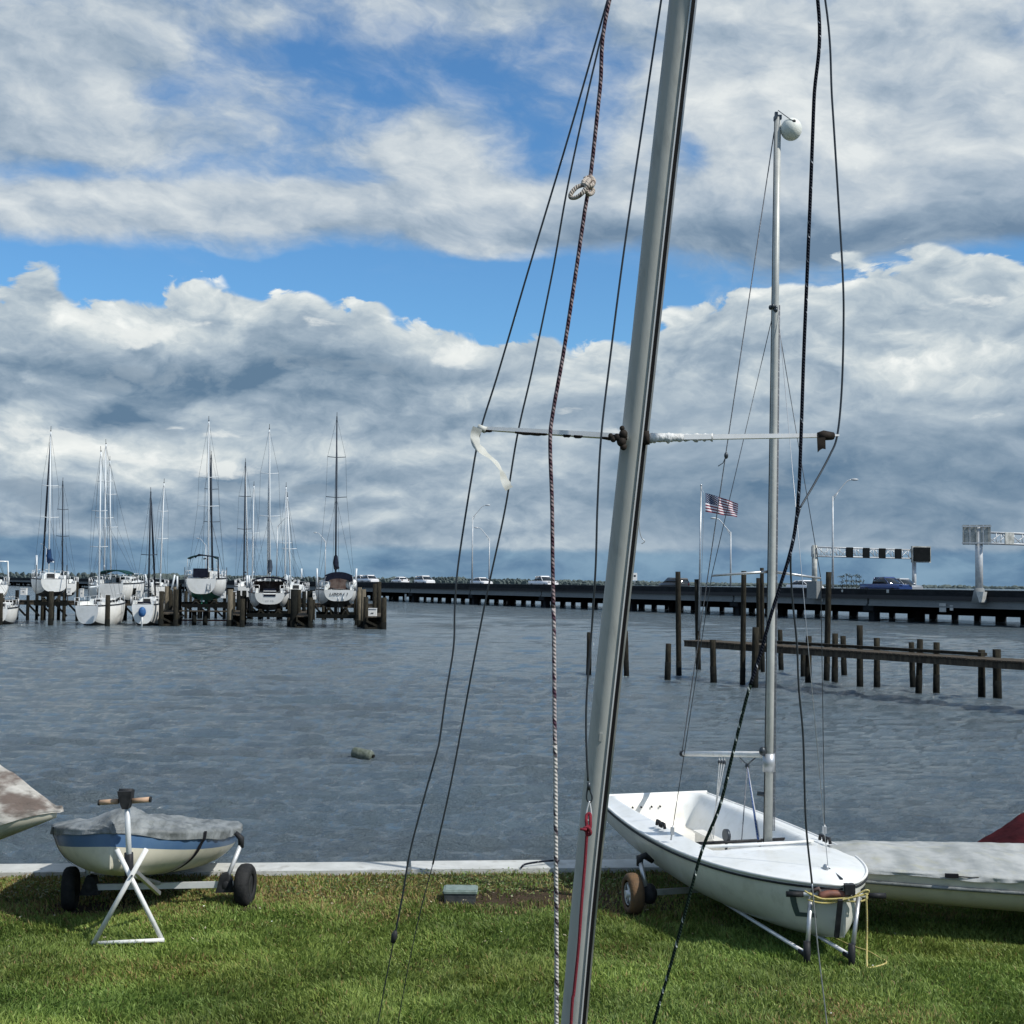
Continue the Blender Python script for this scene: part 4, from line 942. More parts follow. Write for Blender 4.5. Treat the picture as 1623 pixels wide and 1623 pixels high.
sailboat('sailboat with a curved dark bimini and brown side curtains', 427, 940, 958, 111, 3.3, (427,681,428), yaw=.02, bimini=('navy',1.32,1.38,.14,.02,.30), mastm='mastw', cover='mastd', extra=exI, jib='mastw')
liftunder(392, 464, 975, 110, 119, 966, 'lift under the brown-curtained sailboat')
def exK(s, L, bm, sh, fb, tr):
    for (x, y, r) in ((.05,-1.2,.26),(.1,-.8,.24),(.05,.95,.3),(.12,1.25,.22)): b = MB(); b.ball((x*L, y, sh(0)+.45), r, (1,1,1.5), 10, 7); b.build('fender', 'gel', s, world=False)
    b = MB(); b.box((.28*L, 0, sh(0)+.5), (.06, 1.9, .9)); b.build('windscreen', 'brownc', s, world=False)
    b = MB()
    for y in (-.35,.05): b.bar((-.08, y, -.0), (-.08, y, fb*.36), .03, 5)
    b.build('boarding_ladder', 'wirel', tr, world=False)
sailboat('white sailboat with a boxy navy bimini and dark lettering on its transom', 537, 935, 953, 109.5, 3.35, (534,662,532), yaw=.06, bimini=('navy',1.42,1.05,.52,.0,.20), mastm='mastd', cover='navy', name_txt='LIBERTY', extra=exK, spread=(.52,.76), jib=None)
liftunder(500, 570, 977, 109, 118, 962, 'lift under the navy-bimini sailboat')
sailboat('white sailboat with a blue sail cover on the leftmost lift', 86, 918, 938, 111, 2.7, (80.5,684,77), yaw=.13, bimini=None, mastm='mastw', cover='navyb', jib='navy', stern_w=.78, spread=(.40,.62))
liftunder(54, 110, 957, 111, 120, 950, 'lift under the sailboat with the blue sail cover')
sailboat('small sailboat with a dark mast behind the blue-covered one', 108, 925, 940, 134, 2.3, (99.5,764,99), yaw=.1, mastm='mastd')
sailboat('white sailboat with a crowded foredeck in the left group', 176, 925, 950, 119, 3.0, (168,704,165), yaw=-.28, mastm='mastw', bimini=('dgreen',1.2,1.2,.10,.0,.3))
sailboat('white sailboat behind the left group with a slim white mast', 168, 928, 948, 134, 2.7, (174,730,176), yaw=.1, mastm='mastw', cover=None)
sailboat('floating sailboat with grey striped flank left of the lone pile', 138, 960, 989, 109.5, 2.7, (160,716,157.5), yaw=-.42, floating=True, mastm='mastw', anti='antid', stern_w=.7, LOA=6.6, spread=(.36,.6))
def exE(s, L, bm, sh, fb, tr):
    b = MB(); b.ball((-.35, 0, fb*.62), .30, (.9,1.0,1.35), 12, 8); b.build('outboard_cover', 'bluec', s, world=False)
    b = MB(); b.bar((-.4, 0, -.3), (-.35, 0, fb*.6), .08, 6); b.build('outboard_leg', 'white', s, world=False)
    b = MB(); b.box((.14*L, 0, sh(0)+.05), (.5, bm*.45, .3)); b.build('hatch_board', 'navy', s, world=False)
sailboat('floating sailboat with a bright blue outboard cover', 226, 958, 989, 109.5, 2.4, (239,781,236), yaw=-.15, floating=True, mastm='mastd', jib='navy', extra=exE, spread=(.42,), LOA=6.6)
sailboat('small white sailboat with a tilting pale mast behind the dock piles', 252, 930, 945, 127, 2.1, (260,766,254), yaw=.1, mastm='mastw')
sailboat('sailboat with a dark mast behind the tan dock pile', 392, 930, 946, 128, 2.5, (389,734,386.5), yaw=.0, mastm='mastd', jib='mastw')
sailboat('small sailboat with a thin pale mast left of the brown-curtained one', 403, 925, 942, 136, 2.4, (402.5,770,400), yaw=.0, mastm='mastw', spread=(.5,))
sailboat('sailboat whose pale mast is left of the twin masts', 455, 930, 945, 130, 2.4, (453.5,772,452), yaw=.0, mastm='mastw', spread=(.42,))
sailboat('sailboat whose mast leans left above the dark dock pile', 468, 935, 950, 125, 2.5, (455.5,788,461), yaw=-.02, mastm='mastw', spread=(.42,))
def exA(s, L, bm, sh, fb, tr):
    b = MB(); b.tube([(-.1,-.9,sh(0)),(-.1,-.8,sh(0)+1.9),(-.1,.8,sh(0)+1.9),(-.1,.9,sh(0))], .08, 6); b.build('arch', 'gel', s, world=False)
sailboat('white boat with a stern arch cut by the left edge of the photo', -6, 927, 945, 112, 2.4, (-30,700,-32), yaw=.1, extra=exA)
sailboat('low floating boat under a pale blue sheet at the left edge', -3, 964, 986, 109, 2.0, (-40,760,-42), yaw=-.2, floating=True, LOA=5.5)
for a in ((516-.0,0,0,0,''),): pass
for (x_, yt, yb, D_, lb, tl_) in ((502.5,901,930,112,'white guide post left of the navy-bimini sailboat',0),(563,901,930,111,'thick white guide post right of the navy-bimini sailboat',2),(391.5,912,932,112,'left of two white guide posts by the brown curtains',0),(395,912,932,112.5,'right of two white guide posts by the brown curtains',0),
        (454.5,912,930,112,'white guide post right of the curved bimini',0),(458.5,912,930,112.6,'white guide post beside the leaning mast foot',0),(233,925,910,112,'short tilted white post left of the dark mast',-3),(272,935,911,113,'tilted white post right of the small white boat',5),(281,934,913,113,'upright white post above the dark dock pile',0),(58,914,880,113,'slim white post left of the blue-covered sailboat',0),(478,917,901,130,'thin white post on the bridge line right of the twin masts',0)):
    guide(x_, min(yt,yb), max(yt,yb), D_, lb, tl_)
# ------------------------------------------------------------------ wooden pier on the right
pr = thing('wooden_pier', 'narrow weathered plank pier on dark piles at the right', 'pier', G(1083, 1060, WATER))
za = .50
pa, pb_ = G(1083, 1015.5, za), G(1623, 1050.5, za); pd = (pb_-pa).normalized(); pe = pb_ + pd*7; pnn = Vector((-pd.y, pd.x, 0)); pnn = pnn if pnn.y > 0 else -pnn
PWD = 1.35
plankrun(pr, pa+pnn*PWD/2, pe+pnn*PWD/2, PWD, .19, th=.05)
for k in (0.06, .5, .94):
    b = MB(); b.beam(pa+pnn*PWD*k-Zv*.13, pe+pnn*PWD*k-Zv*.13, .07, .20); b.build('stringer', 'wood', pr)
b = MB(); b.beam(G(1160,1020,za)+pnn*1.3+Zv*.08, G(1530,1043,za)+pnn*.9+Zv*.10, .3, .10); b.build('loose_board', 'pile', pr)
def frompx(x_, yb): return G(x_, yb, WATER)
def pilepx(x_, yt, yb, wpx, parent, cap=False, m='pile'):
    c = frompx(x_, yb); zt_ = atY(x_, yt, c.y).z; r = wpx/2/F*c.y
    zz = np.linspace(WATER-2, zt_, 9); top_ = atY(x_+ (yb-yt)*.0, yt, c.y)
    dx = (random.random()-.5)*.07
    b = MB(); b.tube([Vector((c.x+dx*(z-WATER), c.y, z)) for z in zz], [r*(1.06-.10*i/8)*(1+.035*random.uniform(-1,1)) for i in range(9)], 14); b.build('pile', m, parent)
    b = MB(); b.tube([Vector((c.x, c.y, WATER-2)), Vector((c.x, c.y, WATER+.1)), Vector((c.x+dx*.8, c.y, WATER+.62+.1*random.random()))], [r*1.06, r*1.055, r*1.03], 14); b.build('wet_band', 'pilew', parent)
    return c
pierp = [(1131,1014,1084,10),(1196,994,1090,11),(1238,998,1062,8),(1281,1008,1086,10),(1273,1018,1072,8),(1323,1004,1085,10),(1338,1008,1071,9),(1363,991,1090,10),(1390,1011,1091,10),(1447,1018,1089,9),(1456,1013,1100,10),(1484,1018,1098,10),(1556,1030,1106,11),(1581,1029,1108,13)]
for (x_, yt, yb, w) in pierp: pilepx(x_, yt, yb, w, pr)
for k in range(1, 5):
    for s_ in (.0, 1.35):
        p = pb_ + pd*(k*1.6+.3) + pnn*s_
        b = MB(); b.tube([Vector((p.x,p.y,WATER-2)), Vector((p.x,p.y,za+.5))], .13, 12); b.build('pile', 'pile', pr)
for (x0, x1, y) in ((1352,1400,1037),(1440,1492,1046),(1545,1592,1053)):
    p, q = G(x0, y, za-.30), G(x1, y, za-.30)
    b = MB(); b.beam(p-pnn*.02, q-pnn*.02, .10, .16); b.build('cross_beam', 'wood', pr)
lone = [(933,1002,1069,8,'left of the two short pilings flanking the grey mast'),(993,1000,1072,8,'short piling just right of the grey mast'),(1058,1020,1078,9.5,'short free-standing piling left of the tall pilings'),
        (1076,906,1072,8.5,'leftmost tall piling, at the tip of the plank pier'),(1177,905,1086,8.5,'tall piling just left of the white-ball mast'),
        (1203,916,1062,7.5,'slightly shorter tall piling right behind the white-ball mast'),(1209,900,1066,6.5,'dark tall piling hidden mostly by the white-ball mast'),(1310,906.5,1080,9.5,'rightmost tall piling, beside the dark-signed gantry')]
for (x_, yt, yb, w, lb) in lone:
    c = frompx(x_, yb); o = thing('piling', lb, 'piling', c, group='free-standing timber pilings by the pier'); pilepx(x_, yt, yb, w, o)
c = frompx(1107, 1062); o = thing('piling', 'tall piling that carries the flagpole', 'piling', c, group='free-standing timber pilings by the pier'); pilepx(1107, 918, 1062, 8, o)
# flagpole and flag
fpD = c.y - .16
fp = thing('flagpole', 'slim grey flagpole lashed to a tall piling', 'flagpole', W(1108, 1010, fpD))
q0, q1 = atY(1107.6, 1000, fpD), atY(1111.3, 769, fpD)
b = MB(); b.tube([q0, q1], [.045,.03], 8); b.build('pole', 'alu', fp)
b = MB(); b.ball(q1, .05, (1,1,1), 8, 6); b.build('finial', 'alu', fp)
b = MB(); b.tube([atY(1112.5, 772, fpD-.05), atY(1116, 785, fpD-.05), atY(1110, 990, fpD-.05)], .008, 4); b.build('halyard', 'wirel', fp)
fl = thing('flag', 'American flag flying out to the right from the pole', 'flag', atY(1117, 800, fpD))
M['fred'] = mat('flag_red', (.20,.02,.04), .8); M['fwh'] = mat('flag_white', (.78,.76,.78), .8); M['fblue'] = mat('flag_blue', (.025,.045,.10), .8)
NX, NY = 40, 13
tl, bl, tr_, br_ = atY(1118, 781, fpD), atY(1118, 811, fpD), atY(1170, 799, fpD-.25), atY(1168, 820, fpD-.2)
def fpt(u, v):
    p = lerp(lerp(tl, bl, v), lerp(tr_, br_, v), u)
    p = p + Vector((0, .075*math.sin(u*9+v*2.2)*u**.5 + .04*math.sin(u*17-v*3), .018*math.sin(u*8+1)*u + (.03*math.sin(u*math.pi)*(1-v)) + .0)); return p
for name_, mm_, sel in (('red_stripes','fred',lambda i,j: j % 2 == 0 and not (i < 16 and j < 7)), ('white_stripes','fwh',lambda i,j: j % 2 == 1 and not (i < 16 and j < 7)), ('canton','fblue',lambda i,j: i < 16 and j < 7)):
    b = MB()
    for i in range(NX):
        for j in range(NY):
            if sel(i, j): b.add([fpt(i/NX, j/NY), fpt((i+1)/NX, j/NY), fpt((i+1)/NX, (j+1)/NY), fpt(i/NX, (j+1)/NY)], [(0,1,2,3)], 0, True)
    b.build(name_, mm_, fl)
b = MB()
for r_ in range(9):
    for c_ in range(6 if r_ % 2 == 0 else 5):
        u = (c_*2+1+(r_ % 2))/12*.4; v = (r_+1)/10*7/13; p = fpt(u, v)-Vector((0,.012,0)); s5 = []
        for k in range(10):
            rr_ = .020 if k % 2 == 0 else .008; an = math.pi/2+k*math.pi/5; s5.append(p+Vector((math.cos(an)*rr_, 0, math.sin(an)*rr_)))
        b.add(s5, [tuple(range(10))])
b.build('stars', 'fwh', fl)
# buoy
c = G(575, 1201, WATER)
bu = thing('buoy', 'algae-covered grey barrel float drifting on the open water', 'buoy', c)
ax_ = Vector((.93,-.30,-.16)).normalized(); c = c + Zv*.07
r_ = .125; n = 16; a_, b2_ = frame(ax_)
b = MB(); rings = []
for (o_, k) in ((-.24,.55),(-.235,.8),(-.20,.97),(-.10,1),(-.09,1.03),(-.07,1),(.10,1),(.11,1.03),(.13,1),(.19,.97),(.225,.8),(.23,.4)):
    rings.append([c + ax_*o_ + (a_*math.cos(6.2832*i/n)+b2_*math.sin(6.2832*i/n))*r_*k for i in range(n)])
b.loft(rings); b.build('float_body', 'buoy', bu)
b = MB(); b.tube([c+ax_*.23, c+ax_*.27], [.05,.045], 8); b.build('eye', 'pilew', bu)
# ------------------------------------------------------------------ dinghies on the lawn
def hullfn(L, bm, fb, stern_w=.84, sheerf=None, keelf=None, bow_pow=2.3, bow_k=.78, stern_z=.0, tmax=.42, rnd=.62):
    def hb(t):
        if t < tmax: return bm/2*(stern_w + (1-stern_w)*math.sin(t/tmax*math.pi/2))
        return max(.012, bm/2*(max(0, 1-((t-tmax)/(1-tmax))**bow_pow))**bow_k)
    sh = sheerf or (lambda t: fb)
    kz = keelf or (lambda t: 0.0)
    def pt(t, f, sg=1, off=0.0):
        """f: 0 at the sheer, 1 at the keel"""
        an = f*math.pi/2; e = lerp(rnd, .95, sstep(t, .55, 1)); w = hb(t)+off
        zz = sh(t) - (sh(t)-kz(t)+off)*math.sin(an)**lerp(.98,1.0,t)
        return Vector((t*L, sg*w*max(0, math.cos(an))**e, zz))
    return hb, sh, kz, pt
def hullmesh(b, pt, f0, f1, NS=48, NC=12, mi=0, off=0.0):
    for sg in (1, -1):
        vs = [pt(i/NS, lerp(f0, f1, k/NC), sg, off) for i in range(NS+1) for k in range(NC+1)]; n = NC+1
        b.add(vs, [((i*n+k), (i*n+k+1), ((i+1)*n+k+1), ((i+1)*n+k))[::sg] for i in range(NS) for k in range(NC)], mi, True)
    ea, eb = ([pt(1.0, lerp(f0, f1, k/NC), s_, off) for k in range(NC+1)] for s_ in (1, -1))
    b.add(ea+eb, [(k, k+1, NC+2+k, NC+1+k) for k in range(NC)], mi)
def axes(stern, bow, roll=0.0):
    X = (bow-stern).normalized(); Y = Zv.cross(X).normalized(); Z = X.cross(Y)
    if roll: q = Matrix.Rotation(roll, 3, X); Y = q @ Y; Z = q @ Z
    return X, Y, Z
def mtx(o, X, Y, Z): return Matrix(((X.x,Y.x,Z.x,o.x),(X.y,Y.y,Z.y,o.y),(X.z,Y.z,Z.z,o.z),(0,0,0,1)))

# ---- white open dinghy with its mast up
SB, BB = Vector((1.42, 13.85, .70)), Vector((2.50, 10.42, .555))
L = (BB-SB).length; X, Y, Z = axes(SB, BB); FBH = .47
OD = SB - Z*FBH
wd_ = thing('sailing_dinghy', 'white open sailing dinghy with its mast up on a launching dolly', 'dinghy', mtx=mtx(OD, X, Y, Z))
hb, sh, kz, pt = hullfn(L, 1.46, FBH, .80, lambda t: FBH-.03*math.sin(math.pi*t)+.02*t, lambda t: .13*(1-t)**2.2 + .10*max(0,(t-.8)/.2)**2.2, 2.5, .66, tmax=.46)
b = MB(); hullmesh(b, pt, 0, 1, 64, 16)
tp = [pt(0, k/14, 1) for k in range(15)] + [pt(0, k/14, -1) for k in range(13, -1, -1)]
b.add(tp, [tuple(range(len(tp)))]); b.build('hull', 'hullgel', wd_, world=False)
# deck and cockpit : one moulded sheet
NSX, NSY = 110, 72; TC = .655     # cockpit ends at the mast bulkhead
def deckz(t, s):
    x_ = abs(s); z = sh(t) + (.055*(1-s*s)*sstep(t, .5, .8) + .018*(1-x_**2))*min(1, hb(t)/.35)
    edge = lerp(.64, .56, sstep(t, .0, .45))
    d = sstep(edge-x_, -.14, .20)**.8 if t < TC+.02 else 0
    fl_ = .30*sstep(t, .012, .05)*(1-sstep(t, TC-.02, TC+.004))
    roll_ = .035*sstep(1-x_, 0, .35)*sstep(t, -.01, .03)*(1-sstep(t, TC-.15, TC+.05))
    return z - fl_*d + roll_*(1-d)
vs = []; fs = []; mi = []
for i in range(NSX+1):
    t = i/NSX
    # crowd stations round the bulkhead and the transom
    t = t if not (.62 < t < .69) else t
    for j in range(NSY+1):
        s = -1+2*j/NSY; w = hb(t)
        vs.append((t*L, s*w, deckz(t, s)))
n = NSY+1
for i in range(NSX):
    for j in range(NSY):
        fs.append((i*n+j, (i+1)*n+j, (i+1)*n+j+1, i*n+j+1)); s = -1+2*(j+.5)/NSY; t = (i+.5)/NSX
        mi.append(1 if (abs(s) < .46 and t < TC-.005) else 0)
b = MB(); b.v = vs; b.f = [f[::-1] for f in fs]; b.m = mi; b.sm = [True]*len(fs); b.build('deck', ['gel', 'gelin'], wd_, world=False)
b = MB()
for sg in (1, -1): b.tube([pt(i/60, 0, sg, .004)+Vector((0,0,.0)) for i in range(61)], .012, 8)
b.tube([Vector((0, lerp(-1,1,k/8)*hb(0), sh(0)+.012)) for k in range(9)], .016, 8); b.build('gunwale_rail', 'white', wd_, world=False)
b = MB()
for sg in (1, -1): b.tube([pt(i/60, 0.045, sg, .008) for i in range(61)], .0085, 6)
b.build('rub_rail', 'black', wd_, world=False)
# bulkhead lip and mast step deck
b = MB(); w_ = hb(TC)*.60; b.tube(spline([(TC*L-.14, -w_*1.25, sh(TC)+.03), (TC*L-.02, -w_*.6, sh(TC)+.055), (TC*L+.05, 0, sh(TC)+.075), (TC*L-.02, w_*.6, sh(TC)+.055), (TC*L-.14, w_*1.25, sh(TC)+.03)], 6), .014, 7); b.build('splash_lip', 'gel', wd_, world=False)
# fittings
def fit(name, m, fn): b = MB(); fn(b); return b.build(name, m, wd_, world=False)
for sg in (1, -1):
    for k in (0, 1):
        x_ = (.40 if sg < 0 else .63)*L + k*.10; fit('cam_cleat', 'black', lambda b: (b.tube([(x_-.03, sg*hb(.5)*.78, sh(.5)+.05), (x_-.02, sg*hb(.5)*.78, sh(.5)+.09), (x_+.03, sg*hb(.5)*.78, sh(.5)+.09), (x_+.045, sg*hb(.5)*.78, sh(.5)+.05)], .014, 7)))
fit('thwart', 'black', lambda b: b.tube([(TC*L-.52, -hb(TC)*.74, sh(TC)-.035), (TC*L-.52, hb(TC)*.70, sh(TC)-.035)], .014, 8))
fit('centreboard_case', 'gelin', lambda b: (b.box((.42*L, 0, .26), (.9, .07, .16)), b.box((.42*L, 0, .345), (.92, .10, .02))))
for y_ in (-.26,-.17,-.06,.03): fit('drain_hole', 'black', lambda b: b.tube([(.030*L, y_, FBH-.085), (.034*L, y_, FBH-.09)], .009, 8))
fit('bow_block', 'wirel', lambda b: b.ball((.93*L, -.02, sh(.93)+.075), .03, (1.2,.6,1), 8, 6))
fit('ratchet_block', 'wire', lambda b: (b.tube([(.50*L, -.10, FBH+.0), (.50*L, -.07, FBH+.0)], .055, 16), b.bar((.50*L, -.085, .3), (.50*L, -.085, FBH-.04), .012, 6)))
fit('deck_hatch', 'black', lambda b: b.tube([(.42*L, hb(.4)*.52, .30), (.42*L, hb(.4)*.56, .30)], .035, 12))
# graphic at the bow : grey squared letter L shapes on both flanks
for sg in (-1, 1):
    b = MB()
    def strip(ts, fs_):
        vs = []; 
        for (t, f) in ((ts[0],fs_[0]),(ts[1],fs_[0]),(ts[1],fs_[1]),(ts[0],fs_[1])): vs.append(pt(t, f, sg, .004))
        b.add(vs, [(0,1,2,3)])
    for k in range(6):
        strip((.940+k*.0045, .9445+k*.0045), (.10, .16)); strip((.940+k*.0045, .9445+k*.0045), (.36, .42))
    for k in range(5): strip((.929, .940), (.10+k*.064, .164+k*.064))
    b.build('bow_letter', mat('grey_vinyl', (.05,.075,.085), .4) if sg < 0 else 'wire', wd_, world=False)
b = MB(); b.beam(W(1332,1426,10.20), W(1326,1485,10.27), .034, .03, Vector((0,1,0))); b.build('bow_strip', 'black', wd_)
# mast, boom, standing rigging
mfoot = OD + X*(1-.352)*L*1.0 + Z*(sh(.65)+.03)
mf = atY(1217, 1336, mfoot.y); mt = atY(1232.5, 187, mfoot.y+.12)
mj = lerp(mf, mt, .735)
b = MB()
def oval(c, ax_, rx, ry, n=14):
    a, d = frame(ax_, Vector((0,1,0))); return [c + a*rx*math.cos(6.2832*k/n) + d*ry*math.sin(6.2832*k/n) for k in range(n)]
ma = (mt-mf).normalized()
b.loft([oval(lerp(mf, mt, u), ma, lerp(.037,.030,u), lerp(.046,.036,u)) for u in (0,.25,.5,.75,1)]); b.build('mast', 'spar', wd_)
b = MB(); b.bar(mf+Vector((-.036,-.01,0)), mt+Vector((-.026,-.01,0)), .006, 5); b.build('halyard', 'black', wd_)
b = MB(); b.bar(mf+Vector((.043,.0,.1)), mj+Vector((.036,.0,0)), .004, 5); b.bar(mf+Vector((.055,.0,.1)), mj+Vector((.04,.0,0)), .004, 5); b.build('halyard', 'r_grey', wd_)
b = MB(); b.box(mt+Vector((-.0,0,.0)), (.060,.07,.035)); b.box(mt+Vector((-.012,0,.02)), (.025,.03,.06)); b.build('mast_cap', 'wire', wd_)
b = MB()
for k in range(5): b.ball(mj+Vector((random.uniform(-.05,.05), random.uniform(-.04,.0), random.uniform(-.05,.04))), .016, (1,1,1.4), 6, 5)
b.build('hound_fitting', 'wire', wd_)
b = MB(); b.tube([lerp(mf,mt,.10)+Vector((0,0,-.03)), lerp(mf,mt,.10)+Vector((0,0,.12))], .052, 12); b.build('mast_collar', 'wirel', wd_)
b = MB(); b.tube([lerp(mf,mt,.064)+Vector((-.02,0,0)), lerp(mf,mt,.064)+Vector((-.09,.02,.01))], .02, 7); b.ball(lerp(mf,mt,.115)+Vector((-.06,-.03,.05)), .03, (1,1,1.3), 8, 6); b.build('gooseneck', 'wire', wd_)
gn = lerp(mf, mt, .118); be = W(1081, 1194.5, gn.y+1.95)
b = MB(); b.tube([gn, be], [.026,.024], 10); b.build('boom', 'white', wd_)
b = MB(); b.tube([lerp(gn,be,-.0), lerp(gn,be,.0)+Vector((.0,0,0.01))], .03, 8); b.bar(be, lerp(gn,be,.97), .03, 8); b.build('boom_end', 'black', wd_)
sp0 = lerp(mf, mt, .366); sl, sr = atY(1128, 912.5, sp0.y+.1), atY(1301, 916.5, sp0.y+.1)
for e in (sl, sr): b = MB(); b.tube([sp0, e], [.013,.009], 7); b.build('spreader', 'alu', wd_)
cl = W(1048, 1326, 12.55); crr = W(1347, 1326, 11.05)
cl = OD + X*.53*L + Y*(-hb(.53)*.90) + Z*(sh(.5)+.03); crr = OD + X*.60*L + Y*(hb(.6)*.93) + Z*(sh(.6)+.03)
for e, cp_, nm in ((sl, cl, 'left'), (sr, crr, 'right')):
    b = MB(); b.tube([mj, e, lerp(e, cp_, .95)], .0035, 5); b.build('shroud', 'wire', wd_)
    b = MB(); b.tube([lerp(e, cp_, .945), cp_], .007, 6); b.box(lerp(e, cp_, .965), (.03,.03,.06)); b.build('shroud_adjuster', 'wirel', wd_)
fs0 = mj + Vector((.02,-.02,-.02)); fsb = OD + X*.93*L + Z*(sh(.93)+.07)
b = MB(); b.tube([fs0, fsb], .0028, 5); b.build('forestay', 'wirel', wd_)
b = MB(); b.tube([fsb, fsb+Vector((.03,0,-.02)), OD + X*.985*L + Z*(sh(1)+.03)], .011, 6); b.build('forestay_tackle', 'wire', wd_)
b = MB(); b.tube([mt+Vector((-.03,0,-.12)), W(1151,715,mf.y+1.2), be+Vector((0,0,.02))], .005, 5); b.build('topping_lift', 'r_grey', wd_)
kn = W(1151,722,mf.y+1.22)
b = MB(); b.ball(kn, .02, (1,1,1.6), 8, 6); b.tube([kn, kn+Vector((-.03,0,-.07)), kn+Vector((-.075,0,-.10))], .004, 5); b.build('topping_lift_knot', 'wire', wd_)
def onboom(u): return lerp(gn, be, u)
for (u, x1, y1, m_, r_) in ((.50,1130,1312,'r_wht',.0045),(.47,1134,1310,'r_wht',.0045),(.53,1127,1312,'r_wht',.0045)):
    p = onboom(u); e = OD + X*.40*L + Z*.36 + Y*(-.05+(u-.5)*.6)
    b = MB(); b.tube([p, p+Vector((0,0,-.07)), e], r_, 5); b.build('mainsheet', m_, wd_)
    b = MB(); b.ball(p+Vector((0,0,-.075)), .016, (1,.6,1.5), 8, 6); b.build('block', 'wire', wd_)
p = onboom(.22)
for dx, m_ in ((-.02,'r_grey'),(.0,'r_blue'),(.01,'r_blue'),(.02,'r_wht')):
    e = mf + Vector((-.09 if m_ != 'r_grey' else -.20, -.02, .03)) + Vector((dx,0,0)); b = MB(); b.tube([p+Vector((0,0,-.10)), e], .005, 5); b.build('vang_line', m_, wd_)
b = MB(); b.tube([onboom(.14)+Vector((0,0,-.03)), p+Vector((0,0,-.09)), onboom(.30)+Vector((0,0,-.03))], .006, 5); b.ball(p+Vector((0,0,-.10)), .02, (1,.6,1.4), 8, 6); b.build('vang_strop', 'wire', wd_)
# mast float
mb = thing('mast_float', 'round white float tied to the top of the slim mast', 'float', atY(1254, 205, mt.y-.02))
bc = atY(1254, 205, mt.y-.02)
b = MB(); n=28; vs=[]
b.ball(bc, .091, (1,1,1.07), 26, 18); o = b.build('ball', 'ball', mb)
b = MB(); b.ball(bc+Vector((.01,-.081,.045)), .014, (1,.5,1), 8, 6); b.build('hole', 'black', mb)
b = MB(); b.tube([mt+Vector((.0,-.02,.06)), bc+Vector((-.02,-.07,.062)), bc+Vector((.008,-.085,.046))], .004, 5); b.build('tie_line', 'r_grey', mb)

# ---- dolly of the white dinghy
dl = thing('boat_dolly', 'aluminium launching dolly with an orange-brown wheel under the white dinghy', 'dolly', G(1279, 1528, 0))
lw = G(1003, 1449, 0); wr_ = .172
axd = Vector((Y.x, Y.y, 0)).normalized(); 
wc = lw + Zv*wr_; rwc = wc + axd*1.62; zA = wr_
for c_, mm in ((wc, 'tan'), (rwc, 'tan')):
    b = MB(); b.wheel(c_, Vector((.975,.22,0)), wr_, .115, .64)
    t_ = b.build('wheel', mm, dl)
    b = MB(); aw = Vector((.975,.22,0)).normalized(); a_, b_ = frame(aw)
    b.wheel(c_, aw, wr_*.62, .10, .82)
    for k in range(6): an = k*math.pi/3; d_ = a_*math.cos(an)+b_*math.sin(an); b.bar(c_-aw*.03, c_-aw*.03+d_*wr_*.56, .011, 6)
    b.tube([c_-aw*.065, c_+aw*.065], .03, 10); b.build('rim', 'alup', t_)
b = MB(); b.beam(wc+axd*.13+Vector((0,0,-.0)), rwc-axd*.13, .04, .045); b.build('axle', 'alu', dl)
for s_, c_ in ((1, wc), (-1, rwc)):
    b = MB(); b.ball(c_+axd*.15*s_+Zv*-.01, .085, (.8,.7,1.05), 12, 8); b.build('axle_bracket', 'black', dl)
    hp = OD + X*((c_+axd*.2*s_-OD).dot(X)) ; pad = W(1014, 1363, c_.y) if s_ == 1 else c_ + axd*-.09 + Zv*.26
    b = MB(); b.tube([c_+axd*.12*s_+Zv*.05, pad], .021, 8); b.build('cradle_arm', 'alu', dl)
    b = MB(); b.tube([pad-Zv*.05, pad+Zv*.02, pad+axd*.05*s_+Zv*.035, pad+axd*.12*s_+Zv*-.02], [.028,.034,.032,.02], 8); b.build('cradle_pad', 'black', dl)
fA, fB = G(1279, 1525, .03), G(1350, 1529, .03)
mid = lerp(wc, rwc, .5)
tA, tB = W(1285, 1421, fA.y-.02), W(1361, 1421, fB.y-.02)
for f_, t_, a_ in ((fA, tA, lerp(wc, rwc, .38)), (fB, tB, lerp(wc, rwc, .58))):
    b = MB(); b.tube([f_+Zv*.06, a_+Zv*.02], .015, 8); b.build('tongue_tube', 'alup', dl)
    b = MB(); b.tube([f_+Zv*.06, t_], .0175, 10); b.build('leg', 'alu', dl)
    b = MB(); b.tube([f_-Zv*.03, f_+Zv*.05, f_+Zv*.15], [.020,.028,.026], 10); b.tube([f_+Zv*.05, f_+Zv*.05+(a_-f_).normalized()*.10], .022, 8); b.build('foot', 'black', dl)
hl, hr = W(1246, 1417, fA.y+.02), W(1404, 1420, fB.y+.04)
b = MB(); b.tube([hl, hr], .017, 10); b.build('handle_bar', 'alup', dl)
for p, q in ((hl, lerp(hl,hr,.17)), (lerp(hl,hr,.80), hr)):
    b = MB(); b.tube([p, q], .021, 10); b.build('hand_grip', 'black', dl)
bk = W(1346, 1409, fB.y-.0)
b = MB(); b.box(bk, (.075,.07,.075)); b.box(bk+Vector((-.02,.02,-.05)), (.06,.06,.05)); b.build('bow_stop', 'black', dl)
b = MB(); bl_ = [W(x_, y_, fA.y-.05) for x_, y_ in ((1298,1421),(1312,1417),(1330,1417),(1345,1421))]
b.tube(spline(bl_, 4), [.02]*1+[.028]*11+[.02], 8); b.build('bow_cushion', mat('brown_leather', (.22,.085,.055), .6, c2=(.13,.055,.04), scale=15), dl)
b = MB(); b.tube([W(1286,1414,fA.y-.03), W(1297,1408,fA.y-.03), W(1304,1421,fA.y-.03), W(1285,1424,fA.y-.03)], .017, 7); b.build('bow_strap', 'brownc', dl)
